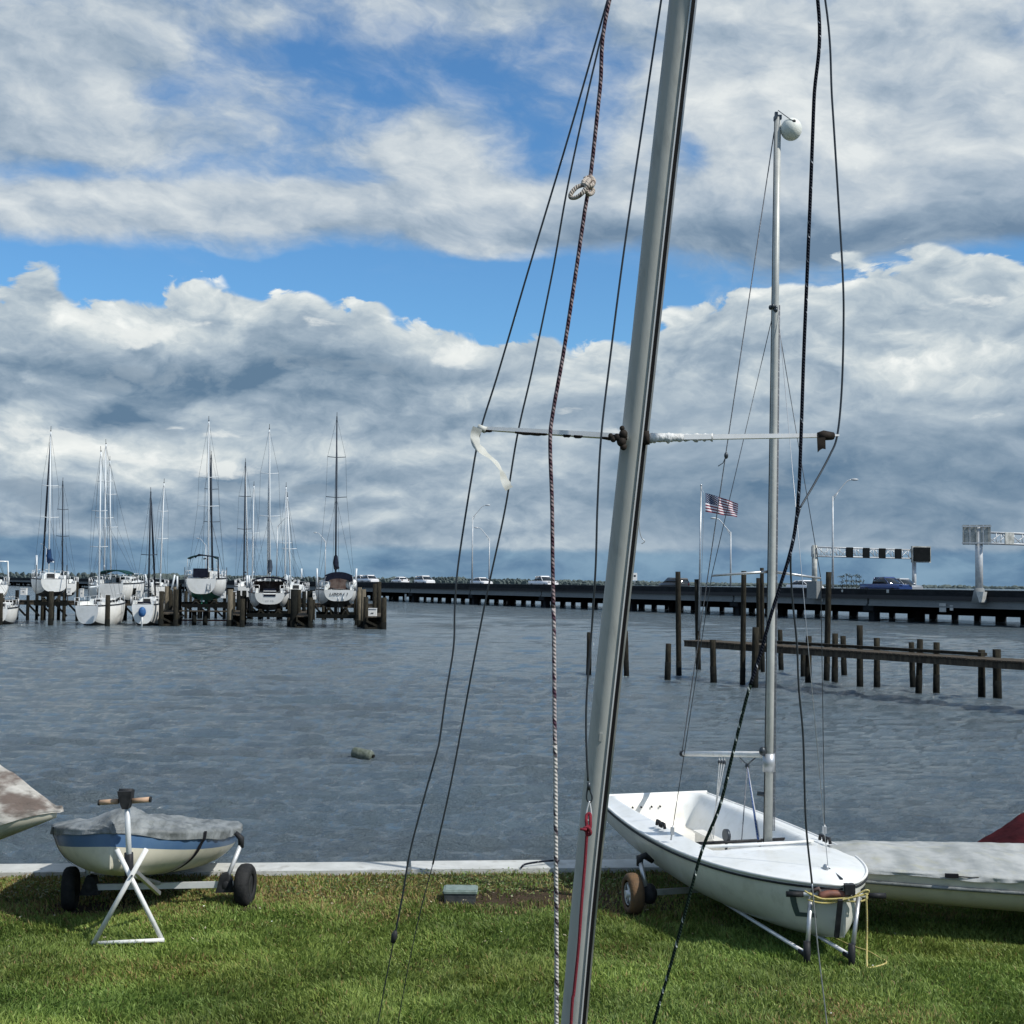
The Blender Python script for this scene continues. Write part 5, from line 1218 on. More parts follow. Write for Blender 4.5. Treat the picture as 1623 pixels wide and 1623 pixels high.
yr = thing('tie_rope', 'yellow rope wound round the handle of the white dinghy dolly', 'rope', bk)
b = MB()
for (pts) in ([(1275,1412),(1290,1420),(1318,1428),(1345,1424),(1375,1415),(1372,1411),(1350,1421),(1320,1425),(1284,1424)],
              [(1280,1426),(1300,1431),(1322,1430),(1352,1422),(1376,1417)],[(1283,1415),(1300,1424),(1340,1428),(1362,1429),(1374,1424),(1372,1416)]):
    b.tube(spline([W(x_, y_, fA.y-.075-.012*(k % 2)) for k, (x_, y_) in enumerate(pts)], 6), .0072, 7)
b.build('wrap', 'yrope', yr)
b = MB(); b.tube(spline([W(1373,1420,fB.y-.06), W(1374,1450,fB.y-.06), W(1374,1490,fB.y-.06), G(1374,1527,.06), G(1378,1534,.04), G(1405,1526,.035), G(1392,1517,.035), G(1376,1508,.035), G(1350,1499,.03), G(1325,1488,.03)], 8), .0068, 7); b.build('tail', 'yrope', yr)

# ---- blue-banded dinghy under a grey cover, bow towards the viewer
bow2, st2 = Vector((-3.09, 10.95, .80)), Vector((-3.33, 14.0, .38))
X2, Y2, Z2 = axes(st2, bow2, R(-1.8)); L2 = (bow2-st2).length; FB2 = .37; O2 = st2 - Z2*FB2
d2 = thing('covered_dinghy', 'blue-banded cream dinghy under a grey cover at the left', 'dinghy', mtx=mtx(O2, X2, Y2, Z2))
hb2, sh2, kz2, pt2 = hullfn(L2, 1.52, FB2, .82, lambda t: FB2+.015*t, lambda t: .03*(1-t)+.10*max(0,(t-.75)/.25)**2, 2.6, .78, tmax=.45, rnd=.50)
b = MB(); hullmesh(b, pt2, .26, 1, 56, 14); tp = [pt2(0, lerp(.26,1,k/10), 1) for k in range(11)] + [pt2(0, lerp(.26,1,k/10), -1) for k in range(9, -1, -1)]
b.add(tp, [tuple(range(len(tp)))]); b.build('lower_hull', 'hullcream', d2, world=False)
b = MB(); hullmesh(b, pt2, 0, .26, 56, 5); tp = [pt2(0, k/40, 1) for k in range(11)] + [pt2(0, k/40, -1) for k in range(10, -1, -1)]
b.add(tp, [tuple(range(len(tp)))]); b.build('blue_band', 'hullblue', d2, world=False)
def cover_mesh(pt, hb, sh, L, ridge, hang, NS=170, NC=60, seed=1, wr=.010, t0=-.01, t1=1.012, mouth=0):
    vs = []
    for i in range(NS+1):
        t = lerp(t0, t1, i/NS); tt = min(.999, max(0, t))
        for j in range(NC+1):
            s = -1+2*j/NC; a = abs(s); sg = 1 if s >= 0 else -1
            hg = hang*(1+.35*vnoise(tt*9, sg*3, seed))*(1-.7*sstep(tt, .9, 1))
            if a > .86:      # skirt
                f = (a-.86)/.14; p = pt(tt, min(.5, hg*f), sg, .012+.004*f); p.x = t*L
                p.y += sg*(.010*vnoise(tt*L*13, sg*2+f, seed+6)+.006*vnoise(tt*L*29, f*2, seed+7))
            else:
                q = a/.86; e = pt(tt, 0, sg, .014)
                zr = ridge(tt); z = lerp(zr, e.z+.01, q**1.35); z -= .05*math.sin(q*math.pi)*abs(vnoise(tt*5, 3, seed))
                wn_ = wr*(vnoise(tt*11+q*3, s*5, seed+2)*1.4 + vnoise(tt*34, s*6+q*8, seed+3)*1.0 + .5*vnoise(tt*70, s*16, seed+4))*(1-q**8)
                wn_ += wr*1.5*(vnoise(tt*L*13, sg*2+q*1.5, seed+6)+.6*vnoise(tt*L*29, sg+q*2, seed+7))*q*q*(1-q**10)
                p = Vector((t*L, e.y*q, z+wn_))
            vs.append(p)
    n = NC+1; e0 = NS*n
    return vs, [(i*n+j, (i+1)*n+j, (i+1)*n+j+1, i*n+j+1)[::-1] for i in range(NS) for j in range(NC)] + [tuple(range(e0, e0+n)), tuple(range(n-1, -1, -1))]
vs, fs = cover_mesh(pt2, hb2, sh2, L2, lambda t: FB2+.03+.07*math.sin(math.pi*min(1, t/1.02))**.5+.11*math.exp(-((t-.84)/.14)**2), .10, seed=11, wr=.011)
b = MB(); b.add(vs, fs, 0, True); b.build('boat_cover', 'cover', d2, world=False)
for (tt, f1, lab) in ((.78, 1, 0), (.30, .8, 1)):
    for sg in (1, -1):
        b = MB(); w = .021; vs = []
        for k in range(19):
            f = lerp(0, f1, k/18)
            for e in (-w, w): vs.append(pt2(tt+e/L2*1.0, f, sg, .024 if f < .16 else .012))
        b.add(vs, [(2*k, 2*k+1, 2*k+3, 2*k+2) for k in range(18)]); b.build('strap', 'web', d2, world=False)
# its dolly
d2l = thing('boat_dolly', 'launching dolly with two black wheels under the blue-banded dinghy', 'dolly', G(205, 1440, 0))
wl2, wr2 = G(111, 1443, 0), G(388, 1437, 0); R2 = .182
for c_ in (wl2, wr2):
    c0 = c_+Zv*R2; b = MB(); b.wheel(c0, (1,.16 if c_ is wl2 else -.10,0), R2, .115, .5); t_ = b.build('wheel', 'rubber', d2l)
    b = MB(); b.tube([c0-Vector((.05,0,0)), c0+Vector((.05,0,0))], R2*.5, 16); b.build('rim', 'black', t_)
a0, a1 = wl2+Zv*(R2+.01), wr2+Zv*(R2+.01); ad = (a1-a0).normalized()
b = MB(); b.beam(a0+ad*.1, a1-ad*.1, .035, .05); b.build('axle', 'alup', d2l)
for c_, s_ in ((a0, 1), (a1, -1)):
    b = MB(); b.prism([c_+ad*s_*.08-Zv*.06, c_+ad*s_*.24-Zv*.06, c_+ad*s_*.20+Zv*.09, c_+ad*s_*.14+Zv*.10], .1, Vector((0,1,0))); b.ball(c_+ad*s_*.16, .062, (1,1,1.1), 10, 8); b.build('axle_bracket', 'black', d2l)
    t_ = c_+ad*s_*.10+Zv*.32+Vector((.04*(-1 if s_ > 0 else 1),.1,0))
    b = MB(); b.tube([c_+ad*s_*.15+Zv*.06, t_], .019, 8); b.build('cradle_arm', 'alup', d2l)
    b = MB(); b.tube([t_-Zv*.03, t_+Zv*.05, t_+Zv*.10+ad*s_*.05], [.024,.030,.02], 8); b.build('cradle_pad', 'black', d2l)
hk = W(201, 1267, 10.72); tb = W(206, 1386, 10.8)
b = MB(); b.tube([tb-Zv*.04, hk], .022, 10); b.build('bow_post', 'alup', d2l)
b = MB(); b.tube([W(205,1395,10.8), W(204,1352,10.78)], .036, 10); b.build('post_bracket', 'black', d2l)
b = MB(); b.tube([tb, lerp(a0,a1,.5)+Zv*.02], .02, 8); b.build('tongue_tube', 'alu', d2l)
b = MB(); b.prism([W(188.5,1253,10.7), W(211,1253,10.7), W(209,1268,10.7), W(205,1281,10.7), W(196,1281,10.7), W(191,1268,10.7)], .10, Vector((0,1,0)))
b.tube([W(189,1254,10.7), W(211,1254,10.7)], .02, 8); b.build('head_block', 'black', d2l)
for (x0, y0, x1, y1) in ((157,1272,188,1270),(210,1269.5,238.5,1267)):
    b = MB(); b.tube([W(x0,y0,10.7), W(x1,y1,10.7)], .0205, 12); b.build('hand_grip', 'grip', d2l)
    b = MB(); e = W(x0,y0,10.7) if x0 < 180 else W(x1,y1,10.7); b.tube([e-Vector((.006,0,0)), e+Vector((.006,0,0))], .0225, 12); b.build('grip_cap', 'black', d2l)
stx = thing('folding_stand', 'white X-shaped tube stand holding up the dolly tongue', 'stand', G(205, 1493, 0))
Dx = G(205, 1493, .065).y
for (x0,y0,x1,y1,dd) in ((185,1346,257,1490,.03),(232,1346,149,1494,-.03)):
    b = MB(); b.tube([W(x0,y0,Dx+dd), W(x1,y1,Dx+dd)], .0185, 10); b.build('leg', 'white', stx)
b = MB(); b.tube([W(145,1495.5,Dx), W(260,1490,Dx)], .016, 10); b.build('foot_bar', 'white', stx)
b = MB(); b.tube([W(209,1388,Dx-.06), W(209,1388,Dx+.06)], .008, 8); b.build('pivot_bolt', 'wire', stx)
b = MB(); b.beam(W(214,1381,Dx+.03), W(252,1416,Dx+.55), .03, .03); b.build('brace', 'alu', stx)

# ---- far-left boat under a mottled brown cover
bow3, st3 = Vector((-3.73, 11.55, .86)), Vector((-7.9, 12.3, .62)); X3, Y3, Z3 = axes(st3, bow3); L3 = (bow3-st3).length; O3 = st3-Z3*.62
d3 = thing('covered_dinghy', 'cream boat under a mottled brown cover at the left edge', 'dinghy', mtx=mtx(O3, X3, Y3, Z3))
hb3, sh3, kz3, pt3 = hullfn(L3, 1.7, .62, .85, lambda t: .60+.03*t, lambda t: .04*(1-t)+.58*max(0,(t-.55)/.45)**1.2, 2.0, 1.0, tmax=.42)
b = MB(); hullmesh(b, pt3, 0, 1, 50, 12); tp = [pt3(0, k/10, 1) for k in range(11)] + [pt3(0, k/10, -1) for k in range(9, -1, -1)]; b.add(tp, [tuple(range(len(tp)))]); b.build('hull', 'hullcream', d3, world=False)
vs, fs = cover_mesh(pt3, hb3, sh3, L3, lambda t: .62+.03+1.0*max(0, min(1, (1.0-t)/.34))**.9*(1 if t > .2 else max(.35, t/.2)), .20, seed=21, wr=.012)
b = MB(); b.add(vs, fs, 0, True); b.build('boat_cover', 'coverb', d3, world=False)
s3_ = thing('boat_dolly', 'dolly under the brown-covered boat, mostly outside the left edge', 'dolly', (-6.0, 12.0, 0))
b = MB(); b.beam((-6.6,11.3,.2), (-6.3,12.9,.2), .05, .05); b.tube([(-6.4,12.1,.2), (-6.4,12.1,.62)], .05, 8); b.build('axle', 'alu', s3_)
b = MB(); b.tube([(-6.4,12.1,.18), (-4.9,11.75,.05)], .03, 8); b.tube([(-4.9,11.75,0), (-4.9,11.75,.55)], .03, 8); b.build('tongue_tube', 'alu', s3_)
for y_ in (11.25, 12.95):
    b = MB(); b.wheel((-6.6 if y_ < 12 else -6.3, y_, .2), (.18,1,0), .2, .12, .5); b.tube([(-6.6 if y_ < 12 else -6.3, y_-.04, .2), (-6.6 if y_ < 12 else -6.3, y_+.04, .2)], .1, 12); b.build('wheel', 'rubber', s3_)

# ---- right boat under a pale cover, side-on
st4, bow4 = Vector((2.72, 11.75, .54)), Vector((7.2, 11.35, .52)); X4, Y4, Z4 = axes(st4, bow4); L4 = (bow4-st4).length; O4 = st4-Z4*.42
d4 = thing('covered_dinghy', 'low boat under a pale grey cover behind the white dinghy bow', 'dinghy', mtx=mtx(O4, X4, Y4, Z4))
hb4, sh4, kz4, pt4 = hullfn(L4, 1.55, .42, .70, lambda t: .42, lambda t: .14*(1-t)**1.5+.05*max(0,(t-.7)/.3)**2, 2.2, .8, tmax=.45, rnd=.5)
b = MB(); hullmesh(b, pt4, 0, 1, 50, 12); tp = [pt4(0, k/10, 1) for k in range(11)] + [pt4(0, k/10, -1) for k in range(9, -1, -1)]; b.add(tp, [tuple(range(len(tp)))]); b.build('hull', 'hullcream', d4, world=False)
vs, fs = cover_mesh(pt4, hb4, sh4, L4, lambda t: .42+.015+.055*(1-sstep(t,.22,.42))+.02*math.exp(-((t-.06)/.05)**2)+.04*math.exp(-((t-.25)/.05)**2)+.008*math.sin(t*23), .06, seed=31, wr=.007)
b = MB(); b.add(vs, fs, 0, True); b.build('boat_cover', 'coverp', d4, world=False)
b = MB()
for sg in (1,-1): b.tube([pt4(i/40, .20, sg, .016) for i in range(41)], .016, 6)
b.build('rub_rail', 'cover', d4, world=False)
b = MB(); q = pt4(.18, 0, -1, .03); b.box(q, (.10,.03,.03)); b.tube([q, q+Vector((.15,-.0,-.01)), q+Vector((.5,.01,.0)), q+Vector((1.2,.01,.01))], .004, 5); b.build('cover_tie', 'web', d4, world=False)
s4 = thing('boat_stand', 'low dark support under the pale-covered boat', 'stand', (4.4, 11.5, 0))
for x_ in (4.55, 6.2): b = MB(); b.box((x_, 11.85, .05), (.30, .26, .16)); b.build('block', 'pilew', s4)
# ---- maroon-covered boat behind it
st5, bow5 = Vector((7.9, 13.3, .36)), Vector((4.20, 12.95, .345)); X5, Y5, Z5 = axes(st5, bow5); L5 = (bow5-st5).length; O5 = st5-Z5*.27
d5 = thing('covered_dinghy', 'dark boat under a maroon cover behind the pale-covered boat', 'dinghy', mtx=mtx(O5, X5, Y5, Z5))
hb5, sh5, kz5, pt5 = hullfn(L5, 1.4, .27, .8, lambda t: .27, lambda t: .05*(1-t)+.08*max(0,(t-.7)/.3)**2, 2.2, .8)
b = MB(); hullmesh(b, pt5, 0, 1, 40, 10); tp = [pt5(0, k/10, 1) for k in range(11)] + [pt5(0, k/10, -1) for k in range(9, -1, -1)]; b.add(tp, [tuple(range(len(tp)))]); b.build('hull', 'cardark', d5, world=False)
b = MB()
for sg in (1,-1): b.tube([pt5(i/40, 0.03, sg, .01) for i in range(41)], .014, 6)
b.build('gunwale_rail', 'white', d5, world=False)
vs, fs = cover_mesh(pt5, hb5, sh5, L5, lambda t: .28+.62*max(0, min(1, (1.0-t)/.30))**.95*(1 if t > .15 else .5+t/.3), .03, seed=41, wr=.010)
b = MB(); b.add(vs, fs, 0, True); b.build('boat_cover', 'maroon', d5, world=False)
s5_ = thing('boat_stand', 'dark support blocks under the maroon-covered boat', 'stand', (6.0, 13.1, 0))
for x_ in (5.2, 7.2): b = MB(); b.box((x_, 13.1, .06), (.12, .7, .13)); b.build('block', 'pilew', s5_)

# ---- small things on the lawn
bx = thing('utility_box', 'small grey plastic utility box with a grey-green lid in the grass', 'utility box', G(729, 1430, 0))
c = G(729, 1434, 0); c.z = 0; w, h, dp = .285, .115, .22
b = MB(); b.loft([[c+Vector((sx*w/2*k, dp/2+sy*dp/2*k, z)) for sx, sy in ((-1,-1),(1,-1),(1,1),(-1,1))] for z, k in ((-.03,.93),(.05,.95),(h-.02,1.0))], True, True, 0, False); b.build('box_body', 'boxg', bx)
b = MB(); b.loft([[c+Vector((sx*w/2*k, dp/2+sy*dp/2*k, z)) for sx, sy in ((-1,-.92),(-.92,-1),(.92,-1),(1,-.92),(1,.92),(.92,1),(-.92,1),(-1,.92))] for z, k in ((h-.022,1.05),(h-.004,1.06),(h+.004,1.02))], True, True, 0, False); b.build('lid', 'lid', bx)
b = MB(); b.loft([[c+Vector((sx*w/2*k, dp/2+sy*dp/2*k, z)) for sx, sy in ((-1,-1),(1,-1),(1,1),(-1,1))] for z, k in ((h+.0045,.93),(h+.010,.92))], True, True, 0, False); b.build('lid_panel', 'lid', bx)
rp = MB(); rp.tube(spline([G(826,1375,.06), G(832,1370,.075), G(850,1366.5,.085), G(868,1364.5,.085), G(884,1364,.06), G(893,1366,-.1)], 8), .010, 7)
tag(rp.build('mooring_line', 'r_dark', loc=G(826,1375,.06)), 'short dark flecked line lying over the seawall cap', 'rope')
# ------------------------------------------------------------------ foreground mast and its rigging
ML = [(1166,-760,3.30),(1121,-340,3.36),(1082,0,3.42),(1047.5,300,3.47),(1010,650,3.53),(976,960,3.58),(950,1200,3.62),(927,1420,3.66),(909,1623,3.70),(880,1960,3.78),(850,2290,3.86)]
mp = [W(*p) for p in ML]; gm = mp[-1].copy()
fm = thing('mast', 'large grey dinghy mast leaning across the foreground', 'mast', gm)
mc = spline(mp, 6); N = len(mc)
def mframe(i):
    t = (mc[min(i+1,N-1)]-mc[max(i-1,0)]).normalized(); v = (mc[i]-CAM).normalized(); r_ = v.cross(t).normalized()
    if r_.x < 0: r_ = -r_
    return r_, r_.cross(t).normalized() if (r_.cross(t)).dot(-v) > 0 else -(r_.cross(t)).normalized()
AX_, BY_ = .0335, .042
rings = []
for i in range(N):
    r_, nn = mframe(i); ring_ = []
    for k in range(28):
        a = 6.2832*k/28; ca, sa = math.cos(a), math.sin(a)
        ring_.append(mc[i] + r_*AX_*(abs(ca)**.82*(1 if ca > 0 else -1)) + nn*BY_*sa)
    rings.append(ring_)
b = MB(); b.loft(rings); b.build('mast_tube', 'anod', fm)
def strip(fr, w, proud, m_, nm, th=.004):
    b = MB(); rg = []
    for i in range(N):
        r_, nn = mframe(i); u = fr*2-1; cy = BY_*math.sqrt(max(0,1-abs(u)**2.2)); sl_ = Vector((0,0,0))
        c = mc[i] + r_*AX_*u + nn*(cy+proud) + (r_*.003+nn*.002)*(u > .3)
        rg.append([c - r_*w/2 - nn*th, c - r_*w/2, c + r_*w/2 - nn*w*abs(u)*.45, c + r_*w/2 - nn*(th+w*abs(u)*.45)])
    b.loft(rg, True, True, 0, False); return b.build(nm, m_, fm)
strip(.755, .0035, .0035, 'alup', 'sail_track'); strip(.85, .0070, .003, 'groove', 'sail_groove', .012); strip(.955, .0045, .0025, 'alu', 'sail_track', .010)
# small worn sticker on the spar
b = MB(); i_ = min(range(N), key=lambda i: (mc[i]-W(950,1178,3.62)).length); r_, nn = mframe(i_); u_ = -.05; c = mc[i_] + r_*AX_*u_ + nn*(BY_+.0012)
b.box(c, (.008, .002, .022), (r_, nn, r_.cross(nn))); b.build('worn_sticker', 'galvd', fm)
# spreaders
jn = W(990, 693, 3.50); ltip, rtip = W(757, 679, 3.62), W(1330, 690, 3.50); rj = W(1026, 694, 3.53)
b = MB(); b.loft([[lerp(jn, ltip, u)+Vector((0,-.014*k,0))+Vector((0,0,.0075*k)) if q==0 else (lerp(jn, ltip, u)+Vector((0,.014*k,0))+Vector((0,0,.004*k)) if q==1 else (lerp(jn, ltip, u)+Vector((0,.014*k,-.006*k)) if q==2 else lerp(jn, ltip, u)+Vector((0,-.014*k,-.005*k)))) for q in range(4)] for u, k in ((0,1.0),(.3,1.0),(.7,.85),(1,.7))], True, True, 0, False); b.build('spreader', 'spr', fm)
b = MB(); b.loft([[lerp(rj, rtip, u)+Vector((0,sy*.012*k,sz*.0065*k)) for sy, sz in ((-1,1),(1,1),(1,-1),(-1,-1))] for u, k in ((0,1.0),(.5,.9),(.92,.75),(1.0,.3))], True, True, 0, False); b.build('spreader', 'spr', fm)
b = MB(); rg = []
for i in range(34):
    u = i/33; k = lerp(1.15, .8, sstep(u,.25,.6)); q = lerp(rj, rtip, u*.33+.01); dr = .004*vnoise(i*.9, 1, 8)+.0035*vnoise(i*2.3, 4, 8)
    rg.append([q+Vector((0,-.014*k,.008*k+abs(dr)*.5)), q+Vector((0,.014*k,.008*k)), q+Vector((0,.012*k,-.008*k-abs(dr))), q+Vector((0,-.014*k,-.008*k-abs(dr)*1.5))])
b.loft(rg, True, True, 0, True); b.build('spreader_tape', 'tape', fm)
for (ua, ub) in ((.04,.16),(.28,.34),(.36,.41),(.52,.74),(.90,.985)):      # dark ragged strips along the spreader's lower edge
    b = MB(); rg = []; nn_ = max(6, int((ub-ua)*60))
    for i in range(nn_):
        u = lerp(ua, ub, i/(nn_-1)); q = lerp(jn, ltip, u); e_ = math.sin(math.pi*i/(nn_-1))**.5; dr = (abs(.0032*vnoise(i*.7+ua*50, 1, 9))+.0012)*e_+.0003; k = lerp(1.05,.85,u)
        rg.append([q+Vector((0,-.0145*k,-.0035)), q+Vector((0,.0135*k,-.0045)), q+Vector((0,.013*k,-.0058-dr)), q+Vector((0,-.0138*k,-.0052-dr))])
    b.loft(rg, True, True, 0, True); b.build('spreader_dark_edge', 'btape', fm)
b = MB()
for (x_, y_, r_) in ((988,688,.010),(985,700,.011),(988,708,.008),(986,679,.006),(978,693,.008),(968,691,.006),(972,696,.007)): b.ball(W(x_, y_, 3.47), r_, (1.1,1,1.2), 8, 6)
b.tube([W(968,693,3.48), W(994,694,3.48)], .007, 7); b.build('spreader_bracket', 'btape', fm)
b = MB(); b.tube([W(1024,683,3.50), W(1025,705,3.50)], .008, 8); b.build('spreader_bracket', 'btape', fm)
b = MB(); b.tube([W(1296,691,3.47), W(1306,690,3.47), W(1320,691,3.48)], [.009,.013,.010], 9); b.build('tip_tape', 'btape', fm)
b = MB(); tw = [W(1295,694,3.46), W(1308,693,3.46), W(1308.5,712,3.46), W(1304,711,3.46), W(1300,713,3.46), W(1296,717,3.46)]
b.prism(tw, .003, Vector((0,1,0))); b.build('tape_tail', 'btape', fm)
b = MB(); b.tube([W(757,676,3.60), W(770,682,3.60)], [.007,.009], 8); b.build('tip_tape', 'tapeo', fm)
# ragged strip of white tape hanging from the left tip
cl_ = [(757,678,3.58,.0,.010),(753,690,3.58,.25,.010),(755,705,3.57,.5,.009),(766,716,3.57,.9,.009),(777,725,3.57,1.2,.006),(785,732,3.57,1.3,.009),(794,745,3.57,1.0,.004),(798,757,3.57,.5,.008),(803,768,3.56,.3,.009),(807,775,3.56,.25,.0085)]
b = MB(); vs = []; P_ = spline([W(a, c, d) for a, c, d, _, _ in cl_], 5); nP = len(P_)
for i, p in enumerate(P_):
    u = i/(nP-1)*(len(cl_)-1); k0 = min(int(u), len(cl_)-2); f = u-k0; an = lerp(cl_[k0][3], cl_[k0+1][3], f); w = lerp(cl_[k0][4], cl_[k0+1][4], f)*1.25
    t = (P_[min(i+1,nP-1)]-P_[max(i-1,0)]).normalized(); sd = t.cross(Vector((0,1,0))).normalized(); d_ = sd*math.cos(an*.8)+Vector((0,1,0))*math.sin(an*.8)
    for th in (0, .0008): vs += [p-d_*w+Vector((0,th,0)), p+d_*w*(1+.1*math.sin(i))+Vector((0,th,0))]
b.add(vs, [(4*i,4*i+1,4*i+5,4*i+4) for i in range(nP-1)]+[(4*i+2,4*i+6,4*i+7,4*i+3) for i in range(nP-1)], 0, True); b.build('hanging_tape', 'tapeo', fm)
# wires held by the mast
HND = W(1160, -700, 3.28)
def wire(nm, pts, r, m_, sm=True, parent=fm, n=7):
    P_ = [W(*p) for p in pts]; P_ = spline(P_, 10) if sm else P_
    b = MB(); b.tube(P_, r, n); return b.build(nm, m_, parent)
wire('shroud', [(1160,-700,3.28),(1050,-310,3.36),(963,0,3.44),(903,210,3.50),(840,420,3.55),(790,590,3.60),(762,681,3.62),(747,760,3.62),(727,890,3.62),(721,960,3.62),(719,1025,3.62),(707,1100,3.62),(698,1165,3.62),(693,1190,3.62),(672,1265,3.62),(650,1350,3.63),(638,1420,3.64),(625,1487,3.65)], .0026, 'wire')
wire('shroud_tail', [(625,1487,3.65),(603,1600,3.68),(560,1850,3.75),(520,2150,3.85)], .0016, 'wire')
b = MB(); b.tube([W(627,1475,3.645), W(625.5,1482,3.645), W(622.5,1494,3.645)], [.004,.0085,.006], 8); b.build('turnbuckle', 'black', fm)
wire('shroud', [(1160,-700,3.28),(1052,-310,3.36),(960,30,3.44),(905,270,3.50),(876,430,3.54),(845,580,3.56),(820,690,3.58),(800,810,3.60),(770,950,3.62),(745,1080,3.64),(715,1240,3.66),(686,1370,3.68)], .0025, 'wire')
wire('shroud_tail', [(686,1370,3.68),(665,1450,3.70),(640,1570,3.73),(600,1800,3.8),(540,2150,3.9)], .0013, 'wire')
wire('forestay', [(1160,-700,3.25),(1100,-330,3.33),(1048,0,3.40),(1018,200,3.44),(990,390,3.46),(968,560,3.48),(953,690,3.48),(947,800,3.48),(944,900,3.48),(937,1010,3.5),(930,1100,3.5),(929,1170,3.5),(932,1238,3.5)], .0027, 'wire')
b = MB(); b.tube(spline([W(933,1240,3.5), W(930.5,1255,3.5), W(930,1266,3.5), W(935,1272,3.5), W(938.5,1264,3.5), W(935,1252,3.5), W(933,1240,3.5)], 5), .0022, 6); b.build('wire_eye', 'wire', fm)
b = MB(); b.tube([W(933,1240,3.5), W(933.5,1252,3.5)], .0045, 7); b.build('crimp', 'wire', fm)
b = MB(); b.tube(spline([W(934,1270,3.5), W(930,1285,3.5), W(929,1298,3.5), W(934,1300,3.5), W(937,1293,3.5), W(936,1280,3.5), W(934,1270,3.5)], 5), .0022, 6); b.build('shackle', 'alup', fm)
wire('shroud', [(1160,-700,3.30),(1250,-310,3.36),(1308,0,3.42),(1319,160,3.45),(1329,320,3.47),(1336,440,3.48),(1337,520,3.49),(1334,620,3.50),(1327,690,3.50),(1315,722,3.49),(1290,768,3.46),(1268,805,3.43)], .0027, 'wire')
wire('shroud', [(1268,805,3.425),(1257,850,3.43),(1253,890,3.44),(1256,950,3.45),(1263,1020,3.46),(1266,1090,3.47),(1273,1170,3.48),(1277,1300,3.49),(1287,1400,3.5)], .0026, 'wire')
wire('shroud_tail', [(1287,1400,3.5),(1296,1500,3.52),(1309,1610,3.55),(1330,1800,3.6),(1360,2150,3.7)], .0017, 'wirel')
# ropes : things of their own
rk = thing('halyard_rope', 'white rope with dark flecks and a knotted loop hanging left of the grey mast', 'rope', W(876, 2290, 3.5))
PT = [(1158,-700,3.25),(1060,-330,3.32),(966,0,3.38),(951,140,3.40),(937,270,3.42),(926,340,3.43),(910,450,3.44),(893,560,3.45),(877,650,3.46),(872,700,3.46),(875,800,3.46),(876,900,3.46),(878,1010,3.46),(879,1150,3.46),(880,1200,3.46),(881,1350,3.46),(882,1500,3.47),(882,1623,3.48),(882,1950,3.5),(876,2290,3.5)]
P_ = spline([W(*p) for p in PT], 10); kcut = min(range(len(P_)), key=lambda i: (P_[i]-W(879,1180,3.46)).length)
kc2 = min(range(len(P_)), key=lambda i: (P_[i]-W(878,960,3.46)).length)
b = MB(); b.tube(P_[:kc2+1], .0050, 8); b.build('upper_rope', 'r_pink', rk)
b = MB(); b.tube(P_[kc2:kcut+1], .0051, 8); b.build('middle_rope', 'r_mid', rk)
b = MB(); b.tube(P_[kcut:], .0054, 8); b.build('lower_rope', 'r_cream', rk)
M['r_knot'] = ropemat('old_white_rope', (.42,.37,.32), (.15,.11,.09), 40, 1, .8)
b = MB(); K_ = lambda x_, y_, d=3.405: W(x_, y_, d)
b.tube(spline([K_(940,288), K_(933,284), K_(925,288,3.39), K_(928,295,3.385), K_(938,294,3.39), K_(941,287,3.40), K_(936,281,3.41), K_(926,284,3.41)], 6), .0058, 8)
b.tube(spline([K_(927,292,3.39), K_(914,297,3.39), K_(905,307,3.39), K_(905,313,3.39), K_(913,313,3.385), K_(922,307,3.38), K_(929,298,3.38), K_(935,292,3.38)], 6), .0055, 8)
b.tube(spline([K_(936,284,3.40), K_(930,292,3.38), K_(929,303,3.385), K_(935,308,3.40), K_(940,303,3.41), K_(937,296,3.41)], 6), .0056, 8)
b.build('knot', 'r_knot', rk)
rr2 = thing('red_line', 'red line tied to the forestay shackle along the grey mast', 'rope', W(870, 2250, 3.6))
wire('line', [(933,1308,3.48),(930,1325,3.485),(927,1370,3.49),(922,1430,3.49),(917,1500,3.5),(910,1570,3.52),(905,1623,3.53),(890,1950,3.6),(865,2250,3.68)], .0040, 'r_red', True, rr2, 8)
b = MB(); b.tube(spline([W(930,1310,3.48), W(929,1300,3.48), W(930,1292,3.49), W(935,1290,3.49), W(935.5,1300,3.48), W(935,1312,3.475), W(928,1316,3.475), W(926,1313,3.47), W(933,1312,3.465), W(936,1321,3.47), W(930,1322,3.475), W(932,1308,3.47)], 5), .0042, 7); b.tube([W(930,1315,3.46), W(919.5,1314,3.46)], .0035, 6); b.build('knot', 'r_red', rr2)
rd = thing('dark_rope', 'thick dark rope with pale flecks from the top to the lower right lawn', 'rope', W(1030, 1700, 3.6))
P2 = [(1158,-700,3.22),(1236,-330,3.25),(1296,0,3.29),(1290,160,3.31),(1284,320,3.33),(1279,440,3.34),(1274,560,3.36),(1270,680,3.37),(1266,780,3.38),(1260,840,3.39),(1250,885,3.39),(1236,930,3.40),(1222,975,3.41),(1204,1040,3.43),(1185,1100,3.44),(1160,1200,3.47),(1140,1280,3.49),(1112,1350,3.51),(1085,1450,3.54),(1060,1540,3.57),(1036,1623,3.60),(990,1800,3.68),(900,2200,3.85)]
P_ = spline([W(*p) for p in P2], 10); kcut = min(range(len(P_)), key=lambda i: (P_[i]-W(1190,1085,3.44)).length)
b = MB(); b.tube(P_[:kcut+1], .0043, 8); b.build('upper_rope', 'r_dark', rd)
b = MB(); b.tube(P_[kcut:], .0043, 8); b.build('lower_rope', 'r_green', rd)
th_ = MB(); th_.tube(spline([W(1012,800,3.58), W(1014,840,3.57), W(1017,852,3.57), W(1022,858,3.57), W(1017,862,3.57)], 5), .0012, 5)
